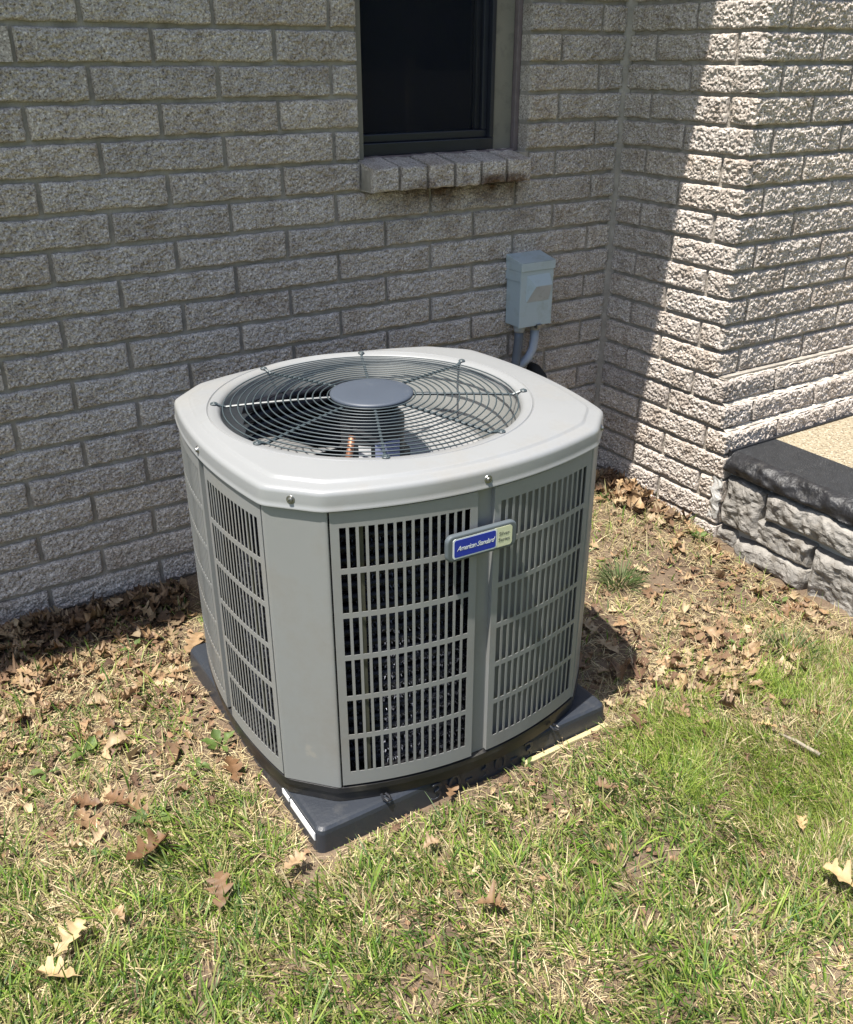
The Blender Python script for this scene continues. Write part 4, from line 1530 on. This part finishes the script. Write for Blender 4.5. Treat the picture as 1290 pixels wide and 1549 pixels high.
def push(res):
    global base_i
    v, q, t, c = res
    parts_v.append(v); parts_q.append(q + base_i); parts_t.append(t + base_i); parts_c.append(c)
    base_i += len(v)


# broad-bladed lawn
x, y = sample(260000, X_0, X_1, Y_0, Y_1, lambda x, y: green_density(x, y) * (1 - 0.85 * fine_grass(x, y)))
n = len(x)
cl = VN.at(x / 0.05, y / 0.05)
az = RNG.uniform(0, 2 * PI, n) * 0.55 + 2.5 * cl + 1.5 * VN.at(x / 0.2 + 5, y / 0.2)
c = mixcol(n, GREENS)
yl = RNG.random(n) < 0.24
c[yl] = mixcol(int(yl.sum()), YELLOW)
dr = RNG.random(n) < np.clip(0.13 - 0.35 * VN.at(x / 0.09 + 30, y / 0.09), 0.04, 0.45)
c[dr] = mixcol(int(dr.sum()), STRAWS)
edge = np.maximum(np.abs(x / U + 16.65) - 4.65, np.abs(y / U + 9.5) - 4.65)
push(blades(x, y, (RNG.gamma(5, 0.0068, n) + 0.010) * (0.4 + 0.6 * sstep(0.1, 1.5, edge)), RNG.uniform(0.0018, 0.0042, n), np.abs(RNG.normal(0.55, 0.38, n)), az, c))
# fine fescue on the right
x, y = sample(230000, -1.25, X_1, Y_0, -0.75, lambda x, y: green_density(x, y) * fine_grass(x, y))
n = len(x)
az = 1.1 + RNG.normal(0, 0.9, n) + 2.8 * VN.at(x / 0.10, y / 0.10)
c = mixcol(n, [(0.155, 0.23, 0.030), (0.215, 0.275, 0.045), (0.105, 0.18, 0.026), (0.27, 0.31, 0.075)])
pt = VN.at(x / 0.11 + 3, y / 0.11)
c *= (1 - 0.22 * pt)[:, None]
dr = RNG.random(n) < np.clip(0.30 + 0.5 * pt, 0.05, 0.75)
c[dr] = mixcol(int(dr.sum()), STRAWS)
push(blades(x, y, (RNG.gamma(6, 0.0052, n) + 0.010) * (1 - 0.35 * pt), RNG.uniform(0.0010, 0.0020, n), np.abs(RNG.normal(0.75, 0.45, n)), az, c))
o = link('grass', fast_mesh('grass', np.concatenate(parts_v), np.concatenate(parts_q), np.concatenate(parts_t), M['grass'], np.concatenate(parts_c)))
tag(o, 'patchy green lawn grass with yellowing blades in front of the house', None, None, 'stuff')

# dry thatch: flat straw pieces between the blades
parts_v, parts_q, parts_t, parts_c = [], [], [], []
base_i = 0
def straw_density(x, y):
    X, Y = x / U, y / U
    d = 0.70 + 0.5 * VN.at(X * 0.6 + 50, Y * 0.6) - 0.36 * sstep(-13, -16, Y) - 0.75 * gauss(X, Y, -4.4, -9.0, 2.2) - 0.25 * gauss(X, Y, -23.8, -9.5, 1.2)
    return np.clip(d * sstep(-0.3, -2.6, Y + 0.0), 0.03, 1)
x, y = sample(215000, X_0, X_1, Y_0, Y_1, straw_density)
n = len(x)
c = mixcol(n, STRAWS, 0.2)
push(blades(x, y, RNG.gamma(5, 0.0062, n) + 0.007, RNG.uniform(0.0009, 0.0021, n), RNG.uniform(1.05, 1.6, n), RNG.uniform(0, 2 * PI, n), c))
v = parts_v[0]; v[:, 2] += np.repeat(np.abs(RNG.normal(0.003, 0.0055, n)) + 0.002, 7)
# crumbs of broken leaf
x, y = sample(9000, X_0, X_1, Y_0, Y_1, lambda x, y: np.clip(0.9 - green_density(x, y) * 0.85, 0.06, 1))
n = len(x)
s = RNG.gamma(4, 0.0012, n) + 0.0015
th = RNG.uniform(0, 2 * PI, n)
z = gz(x, y) + 0.003 + RNG.random(n) * 0.006
K = 5
V = np.zeros((n, K, 3))
for k in range(K):
    rr = s * RNG.uniform(0.5, 1.2, n)
    V[:, k, 0] = x + rr * np.cos(th + 2 * PI * k / K); V[:, k, 1] = y + rr * np.sin(th + 2 * PI * k / K); V[:, k, 2] = z + RNG.normal(0, 0.35, n) * s
b = (np.arange(n) * K)[:, None]
T = np.concatenate([b + np.array([0, 1, 2]), b + np.array([0, 2, 3]), b + np.array([0, 3, 4])], 0)
C = np.repeat(mixcol(n, [(0.22, 0.13, 0.075), (0.30, 0.19, 0.11), (0.15, 0.09, 0.055), (0.36, 0.26, 0.16)])[:, None], K, 1).reshape(-1, 3)
o = link('straw', fast_mesh('straw', v, parts_q[0], parts_t[0], M['straw'], parts_c[0]))
tag(o, 'dry straw coloured thatch lying between the grass blades', None, None, 'stuff')
o = link('leaf_litter', fast_mesh('leaf_litter', V.reshape(-1, 3), None, T, M['straw'], C))
tag(o, 'small crumbs of broken brown leaves on the soil', None, None, 'stuff')


# ---- oak leaves
HALF = [(0.0, 0.012), (0.08, 0.025), (0.15, 0.10), (0.21, 0.17), (0.26, 0.165), (0.31, 0.085), (0.37, 0.085), (0.43, 0.21), (0.49, 0.30), (0.55, 0.28), (0.59, 0.13), (0.64, 0.12), (0.70, 0.23), (0.76, 0.26), (0.81, 0.19), (0.85, 0.10), (0.92, 0.12), (0.97, 0.08), (1.0, 0.01)]


def oak_leaf(seed, length=0.085, fold=0.5, curl=1.0, name='oak_leaf', mat=None, plain=False):
    r = random.Random(seed)
    vs, fs = [], []
    half = HALF if not plain else [(0, .01), (.12, .08), (.25, .17), (.4, .22), (.55, .23), (.7, .2), (.85, .12), (1, .01)]
    phl, phr = r.uniform(-0.03, 0.03), r.uniform(-0.03, 0.03)
    twist = r.uniform(-0.9, 0.9) * curl
    bend = r.uniform(-1.2, 1.6) * curl
    wl = [w * r.uniform(0.8, 1.25) for _, w in half]
    wr = [w * r.uniform(0.8, 1.25) for _, w in half]
    ang = -bend * 0.4
    px, pz = 0.0, 0.0
    pt = 0
    for i, (t, w) in enumerate(half):
        dt = (t - pt) * length; pt = t
        a = ang + bend * t
        px += math.cos(a) * dt; pz += math.sin(a) * dt
        tw = twist * (t - 0.5)
        f = fold * (0.6 + 0.6 * t)
        for sgn, ww, ph in ((1, wl[i], phl), (0, 0, 0), (-1, wr[i], phr)):
            yy_ = sgn * ww * length
            lift = abs(ww) * length * f * (1 + 0.4 * r.uniform(-1, 1)) + (curl * 0.9 * (abs(ww) * length) ** 2 / length * 3.0 * r.uniform(-0.3, 1))
            off = 0.12 * abs(ww) * length if ww > 0.15 else 0
            y2 = yy_ * math.cos(tw) - lift * math.sin(tw)
            z2 = yy_ * math.sin(tw) + lift * math.cos(tw)
            vs.append((px + off + (ph * length if sgn else 0), y2, pz + z2))
    n = len(half)
    for i in range(n - 1):
        a = 3 * i
        fs += [(a, a + 1, a + 4, a + 3), (a + 1, a + 2, a + 5, a + 4)]
    # stalk
    b = len(vs)
    vs += [(-0.16 * length, 0.01 * length, 0.02 * length), (0.0, -0.010 * length, 0.0), (0.0, 0.010 * length, 0.0)]
    fs.append((b, b + 1, b + 2))
    v = np.array(vs)
    v[:, 0] -= length * 0.45
    v[:, 2] -= np.percentile(v[:, 2], 12)
    me = mk_mesh(name, v, fs, mat or M['leaf'], True)
    return me


LEAVES = [oak_leaf(100 + i, 0.056 + 0.0055 * (i % 7), fold=[0.15, 0.5, 0.9, 0.3, 1.3][i % 5], curl=[0.5, 1.0, 1.4][i % 3], plain=(i % 6 == 5)) for i in range(24)]


def leaf(x, y, label, group=None, me=None, sc=1.0, yaw=None, tilt=0.35, dz=0.010, cat='leaf'):
    o = link('oak_leaf', me or random.choice(LEAVES), None, (x, y, float(gz(x, y)) + dz), (random.gauss(0, tilt), random.gauss(0, tilt), random.uniform(0, 2 * PI) if yaw is None else yaw))
    o.scale = (sc, sc, sc)
    tag(o, label, cat, group)
    return o


def strew(n, fn, label, group, smin=0.6, smax=1.15, tilt=0.35, lift=0.012):
    k = 0
    guard_ = 0
    while k < n and guard_ < n * 60:
        guard_ += 1
        X, Y = fn()
        x, y = X * U, Y * U
        if not bool(free(np.array([x - 0.02]), np.array([y - 0.02]))[0]) or not bool(free(np.array([x + 0.015]), np.array([y + 0.03]))[0]):
            continue
        leaf(x, y, label, group, sc=random.uniform(smin, smax), tilt=tilt, dz=random.uniform(0.006, 0.006 + lift))
        k += 1


uni = random.uniform


def leaf_heap(n, fn, label, smin, smax, tilt, lift, name='leaf_litter', shade_mul=1.0):
    """the leaves beyond the ones counted singly, joined"""
    V, F, C = [], [], []
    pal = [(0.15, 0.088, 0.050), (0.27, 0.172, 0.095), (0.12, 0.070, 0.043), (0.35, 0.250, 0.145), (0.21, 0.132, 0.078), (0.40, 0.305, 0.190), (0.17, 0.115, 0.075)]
    b = 0
    data = [(np.array([v.co[:] for v in me.vertices]), [tuple(p.vertices) for p in me.polygons]) for me in LEAVES]
    k = 0
    for _ in range(n * 20):
        if k >= n: break
        X, Y = fn()
        x, y = X * U, Y * U
        if not bool(free(np.array([x - 0.012]), np.array([y - 0.012]))[0]) or not bool(free(np.array([x + 0.01]), np.array([y + 0.02]))[0]):
            continue
        v, f = random.choice(data)
        R = np.array(Euler((random.gauss(0, tilt), random.gauss(0, tilt), random.uniform(0, 2 * PI))).to_matrix())
        w = (v * random.uniform(smin, smax)) @ R.T + np.array([x, y, float(gz(x, y)) + random.uniform(0.003, 0.004 + lift)])
        cut = random.random()
        if cut < 0.45:
            q = int(len(f) * random.uniform(0.2, 0.6)); f = f[q:] if random.random() < .5 else f[:q]
        V.append(w); F += [tuple(i + b for i in p) for p in f]; b += len(w)
        c = np.array(random.choice(pal)) * random.uniform(0.75, 1.2) * shade_mul  # leaf colour darkened to imitate the shade over the drifts
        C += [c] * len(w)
        k += 1
    quads = np.array([p for p in F if len(p) == 4]); tris = np.array([p for p in F if len(p) == 3])
    me = fast_mesh(name, np.concatenate(V), quads, tris if len(tris) else None, M['straw'], np.array(C))
    tag(link(name, me), label, None, None, 'stuff')


leaf_heap(300, lambda: (uni(-28.8, -20.2), -0.22 - abs(random.gauss(0, 1.15))), 'deep drift of brown oak leaves in the shade along the back wall', 0.5, 1.05, 0.3, 0.014, shade_mul=0.55)
leaf_heap(720, lambda: (uni(-28.6, -21.3), -1.6 - abs(random.gauss(0, 4.2))), 'broken dry leaves scattered through the thin grass left of the pad', 0.22, 0.62, 0.25, 0.006)
leaf_heap(130, lambda: (-0.3 - abs(random.gauss(0, 0.9)), uni(-6.5, -0.6)), 'heap of dry leaves in the corner of the two brick walls', 0.5, 0.95, 0.4, 0.018, shade_mul=0.75)
leaf_heap(170, lambda: (-0.2 - abs(random.gauss(0, 3.4)), uni(-14.5, -5.0)), 'broken dry leaves along the foot of the porch', 0.25, 0.65, 0.3, 0.008)
leaf_heap(280, lambda: (random.gauss(-7.4, 2.4), random.gauss(-13.6, 1.5)), 'broken dry leaves in the patch on the lawn', 0.3, 0.8, 0.3, 0.010)
leaf_heap(160, lambda: (uni(-20, -7), uni(-18.5, -13.5)), 'few broken leaf bits in the front grass', 0.2, 0.45, 0.3, 0.010)
strew(92, lambda: (uni(-28.6, -20.4), -0.25 - abs(random.gauss(0, 1.0))), 'brown oak leaf in the shaded drift along the back wall', 'oak leaves drifted along the back wall', 0.6, 1.1, 0.32, 0.016)
strew(58, lambda: (uni(-28.4, -21.3), uni(-5.6, -2.3)), 'dry oak leaf in the sunlit litter left of the air conditioner', 'oak leaves left of the air conditioner', 0.5, 1.0, 0.28, 0.010)
strew(22, lambda: (uni(-28.4, -21.9), uni(-11.0, -5.6)), 'dry oak leaf on the thin grass left of the pad', 'oak leaves on the thin grass left of the pad', 0.5, 1.05, 0.3, 0.010)
strew(30, lambda: (-0.45 - abs(random.gauss(0, 1.0)), uni(-6.0, -1.2)), 'brown oak leaf heaped against the side wall in the corner', 'oak leaves heaped in the wall corner', 0.7, 1.1, 0.5, 0.03)
strew(26, lambda: (-0.4 - abs(random.gauss(0, 0.8)), uni(-13.5, -6.8)), 'brown oak leaf along the foot of the porch stones', 'oak leaves along the porch stones', 0.5, 0.95, 0.35, 0.012)
strew(34, lambda: (random.gauss(-7.0, 1.5), random.gauss(-14.2, 0.9)), 'brown oak leaf in the patch on the lawn before the porch', 'oak leaves in the lawn patch before the porch', 0.6, 1.05, 0.3, 0.012)
strew(12, lambda: (uni(-11.2, -8.6), uni(-13.2, -9.0)), 'brown oak leaf in the shadow beside the pad', 'oak leaves in the shadow beside the pad', 0.7, 1.1, 0.3, 0.012)

M['leaf_pale'] = leaf_material('pale_oak_leaf', [(0.50, 0.385, 0.225), (0.44, 0.32, 0.17)])
M['leaf_dark'] = leaf_material('dark_oak_leaf', [(0.15, 0.085, 0.045), (0.20, 0.115, 0.06)])
BIG = [oak_leaf(300 + i, 0.092, fold=[0.2, 0.5, 0.35, 0.8][i % 4], curl=[0.6, 0.9, 1.2][i % 3]) for i in range(8)]
for px, py, lab, mi, sc, yaw in (
        (335, 1368, 'light brown oak leaf with pointed lobes on the green grass in front', 0, 0.80, 1.2),
        (107, 1440, 'pale curled oak leaf, upper of the pair in the front grass', 1, 0.72, 0.6),
        (95, 1492, 'pale curled oak leaf, lower of the pair in the front grass', 2, 0.72, 2.4),
        (222, 1308, 'dark folded oak leaf with a deep shadow at the front edge of the litter', 3, 0.95, 0.3),
        (740, 1385, 'flat brown leaf lying alone on the grass in front of the pad', 5, 0.62, -0.4),
        (682, 1207, 'tan leaf leaning against the raised numbers on the pad', 4, 0.62, 0.9),
        (445, 1325, 'brown leaf on the grass just below the near corner of the pad', 6, 0.52, 0.2),
        (1273, 1352, 'bleached pale leaf at the far right edge of the lawn', 7, 0.75, 1.9),
        (1208, 1263, 'small pale leaf on the fine grass at the right', 2, 0.42, 0.8),
        (186, 1400, 'small tan leaf scrap upright in the green grass', 5, 0.36, 1.7),
        (918, 1207, 'rusty brown leaf on the straw right of the pad', 3, 0.55, 2.5),
        (962, 1108, 'brown split leaf beside the right corner of the pad', 0, 0.62, 1.1),
        (1160, 1118, 'curled brown leaf by the pale stick', 1, 0.5, 2.2),
        (355, 1180, 'large dark brown oak leaf against the left side of the pad', 4, 0.85, 1.5),
        (182, 1220, 'flat tan oak leaf on bare soil at the left', 6, 0.75, 2.0),
        (292, 985, 'large golden oak leaf against the rear corner of the pad', 0, 1.0, 0.8),
        (650, 1292, 'small reddish leaf on the straw below the pad', 5, 0.38, 0.1)):
    X, Y = ground_at(px, py)
    me_ = BIG[mi]
    if 'pale' in lab or 'dark' in lab:
        me_ = me_.copy(); me_.materials[0] = M['leaf_pale' if 'pale' in lab else 'leaf_dark']
    leaf(X * U, Y * U, lab, 'large loose leaves', me_, sc * (1.15 if py > 1240 else 1.0), yaw, 0.14, 0.034 if py > 1240 else 0.024)

# ---- broad-leaved weeds
def weed(px, py, label, nl, size, seed, up=0.25):
    X, Y = ground_at(px, py)
    x, y = X * U, Y * U
    root = empty('weed', (x, y, float(gz(x, y))))
    tag(root, label, 'weed', 'broad leaved weeds')
    r = random.Random(seed)
    for i in range(nl):
        me = oak_leaf(seed * 10 + i, 0.8 * size * r.uniform(0.6, 1.15), 0.5, 1.1, 'leaf', M['weed'], plain=True)
        a = 2 * PI * i / nl + r.uniform(-0.5, 0.5)
        o = link('leaf', me, root, (0.4 * size * math.cos(a), 0.4 * size * math.sin(a), 0.004 + size * up * 0.4 + 0.006), (r.gauss(0, 0.2), -up + r.gauss(0, 0.15), a))

for a in ((190, 895 + 0, 'green weed rosette at the foot of the back wall in shade', 4, 0.05, 1, 0.5),
          (200, 985, 'single round green weed leaf in the leaf litter near the shadow edge', 2, 0.04, 2, 0.2),
          (130, 1140, 'light green weed with long leaves in the middle of the leaf litter', 5, 0.055, 3, 0.25),
          (70, 1172, 'pale serrated weed left of the leaf litter', 4, 0.045, 4, 0.2),
          (335, 1135, 'broad green weed beside the left side of the pad', 5, 0.055, 5, 0.3),
          (230, 1240, 'flat green weed rosette on the bare soil at the left', 6, 0.06, 6, 0.15),
          (300, 1175, 'small pale green weed near the large dark leaf', 5, 0.04, 7, 0.3),
          (150, 1435 - 130, 'low green weed in the grass at the lower left', 3, 0.04, 8, 0.3),
          (1056, 815, 'bright green weed at the meeting of brick wall and porch', 6, 0.045, 9, 0.6),
          (912, 765, 'small bright green weed among leaves in the wall corner', 4, 0.035, 10, 0.6),
          (1185, 893, 'light green weed at the foot of the porch stones', 4, 0.04, 11, 0.3),
          (795, 1163, 'small bright green weed at the front foot of the pad', 4, 0.030, 12, 0.7),
          (1115, 985, 'dark green weed leaf among the leaves on the lawn', 3, 0.045, 13, 0.2),
          (1075, 1180, 'tiny bright green clover in the fine grass', 4, 0.018, 14, 0.2)):
    weed(*a)

# ---- two standing grass tufts
def tuft(px, py, label, n, h, r, seed):
    global RNG
    X, Y = ground_at(px, py)
    x, y = X * U, Y * U
    a = RNG.uniform(0, 2 * PI, n)
    q = np.sqrt(RNG.random(n)) * r
    xs, ys = x + q * np.cos(a), y + q * np.sin(a)
    v, Q, T, C = blades(xs, ys, RNG.uniform(0.5, 1.15, n) * h, RNG.uniform(0.0016, 0.003, n), 0.25 + 0.8 * q / r * RNG.random(n), a, mixcol(n, [(0.075, 0.125, 0.035), (0.10, 0.155, 0.05), (0.055, 0.10, 0.03), (0.15, 0.19, 0.08), (0.22, 0.21, 0.11)]))
    o = link('grass_tuft', fast_mesh('grass_tuft', v, Q, T, M['grass'], C))
    tag(o, label, 'grass tuft', 'grass tufts on bare soil')
tuft(938, 880, 'spiky grass tuft standing alone on bare soil beside the air conditioner', 320, 0.085, 0.045, 1)
tuft(1195, 985, 'loose grass tuft on the lawn near the porch stones', 240, 0.085, 0.055, 2)

X, Y = ground_at(1175, 1125); X2, Y2 = ground_at(1236, 1158)
mb = MB()
z = float(gz(X * U, Y * U)) + 0.018
mb.tube([(X * U, Y * U, z), ((X * .6 + X2 * .4) * U, (Y * .6 + Y2 * .4) * U, z + 0.004), (X2 * U, Y2 * U, z + 0.001)], [0.0025, 0.004, 0.0045], 8)
o = mb.build('stick', M['stick'], None, smooth=True)
tag(o, 'short bleached stick lying in the grass at the right', 'stick')

# ------------------------------------------------------------------ what the window glass mirrors: fence and trees across the yard
fence = empty('wooden_fence', (0, -11.0, 0))
tag(fence, 'low board fence across the yard, seen mirrored in the window', 'fence')
mb = MB(); mb.box(-0.068, 0.068, -0.010, 0.010, 0.0, 1.28); bme = mb.mesh('board', M['fence'])
mb = MB(); mb.box(-0.05, 0.05, -0.05, 0.05, 0.0, 1.36); mb.box(-0.065, 0.065, -0.065, 0.065, 1.36, 1.40); pme = mb.mesh('post', M['post'])
for i in range(110):
    link('board', bme, fence, (-4 + i * 0.139, 0, float(gz(-4 + i * 0.139, -11.0))))
for i in range(7):
    link('post', pme, fence, (-4 + i * 2.5, 0.065, 0))
g = np.random.default_rng(5)
n = 16000  # added foliage wall, out of view, covers sky gaps in the window reflection
p = np.stack([g.uniform(-4, 16, n), -12.6 + g.normal(0, 0.35, n), g.uniform(0.05, 1, n) ** 0.8 * 3.8], 1)
p[:, 2] += 0.3 * np.sin(p[:, 0] * 1.7) * (p[:, 2] / 3.8)
a1 = g.normal(0, 1, (n, 3)); a1 /= np.linalg.norm(a1, axis=1)[:, None]
a2 = np.cross(a1, g.normal(0, 1, (n, 3))); a2 /= np.linalg.norm(a2, axis=1)[:, None]
sz = g.uniform(0.12, 0.26, (n, 1))
hv = np.stack([p - a1 * sz, p + a2 * sz * .6, p + a1 * sz, p - a2 * sz * .6], 1).reshape(-1, 3)
tag(link('added_hedge', fast_mesh('added_hedge', hv, np.arange(n * 4).reshape(-1, 4), None, M['tree'])), 'added dark foliage behind the board fence, filling the sky reflected in the window', 'added_hedge')
def tree(x, y, h, r, seed, label):
    rr = random.Random(seed)
    root = empty('tree', (x, y, 0))
    tag(root, label, 'tree', 'trees beyond the fence')
    m = MB()
    m.tube([(0, 0, -0.1), (0.05, 0.02, h * 0.2), (0.0, 0.1, h * 0.45), (0.1, 0.0, h * 0.75)], [0.22, 0.18, 0.13, 0.05], 8)
    for k in range(6):
        a = rr.uniform(0, 2 * PI); z0 = h * rr.uniform(0.25, 0.6)
        m.tube([(0, 0, z0), (r * .3 * math.cos(a), r * .3 * math.sin(a), z0 + 0.5), (r * .7 * math.cos(a), r * .7 * math.sin(a), z0 + 1.2)], [0.09, 0.06, 0.02], 6)
    m.build('trunk', M['bark'], root, smooth=True)
    g = np.random.default_rng(seed)
    n = 11000
    cc = g.normal(0, 1, (26, 3)); cc /= np.linalg.norm(cc, axis=1)[:, None]; cc *= g.uniform(0.3, 1, (26, 1))
    ci = g.integers(0, 26, n)
    p = cc[ci] * np.array([r, r, h * 0.40]) + g.normal(0, 0.22 * r, (n, 3)) + np.array([0, 0, h * 0.52])
    p[:, 2] = np.maximum(p[:, 2], 0.3)
    a1 = g.normal(0, 1, (n, 3)); a1 /= np.linalg.norm(a1, axis=1)[:, None]
    a2 = np.cross(a1, g.normal(0, 1, (n, 3))); a2 /= np.linalg.norm(a2, axis=1)[:, None]
    s = g.uniform(0.16, 0.34, (n, 1))
    V = np.stack([p - a1 * s, p + a2 * s * .6, p + a1 * s, p - a2 * s * .6], 1).reshape(-1, 3)
    link('crown', fast_mesh('crown', V, np.arange(n * 4).reshape(-1, 4), None, M['tree']), root)
for i, (x, y, h, r, lab) in enumerate(((-1.5, -16, 8.0, 2.8, 'broad dark tree beyond the fence'), (3.6, -15, 9.0, 3.0, 'tall tree beyond the fence post'), (8.5, -17, 10.0, 3.4, 'tallest tree beyond the fence'), (13.5, -15, 8.5, 3.2, 'tree at the far end of the fence'), (6.0, -21, 11, 4.0, 'tree standing behind the other trees'), (1.0, -21, 11, 4.0, 'big rear tree behind the fence'))):
    tree(x, y, h, r, 40 + i, lab)
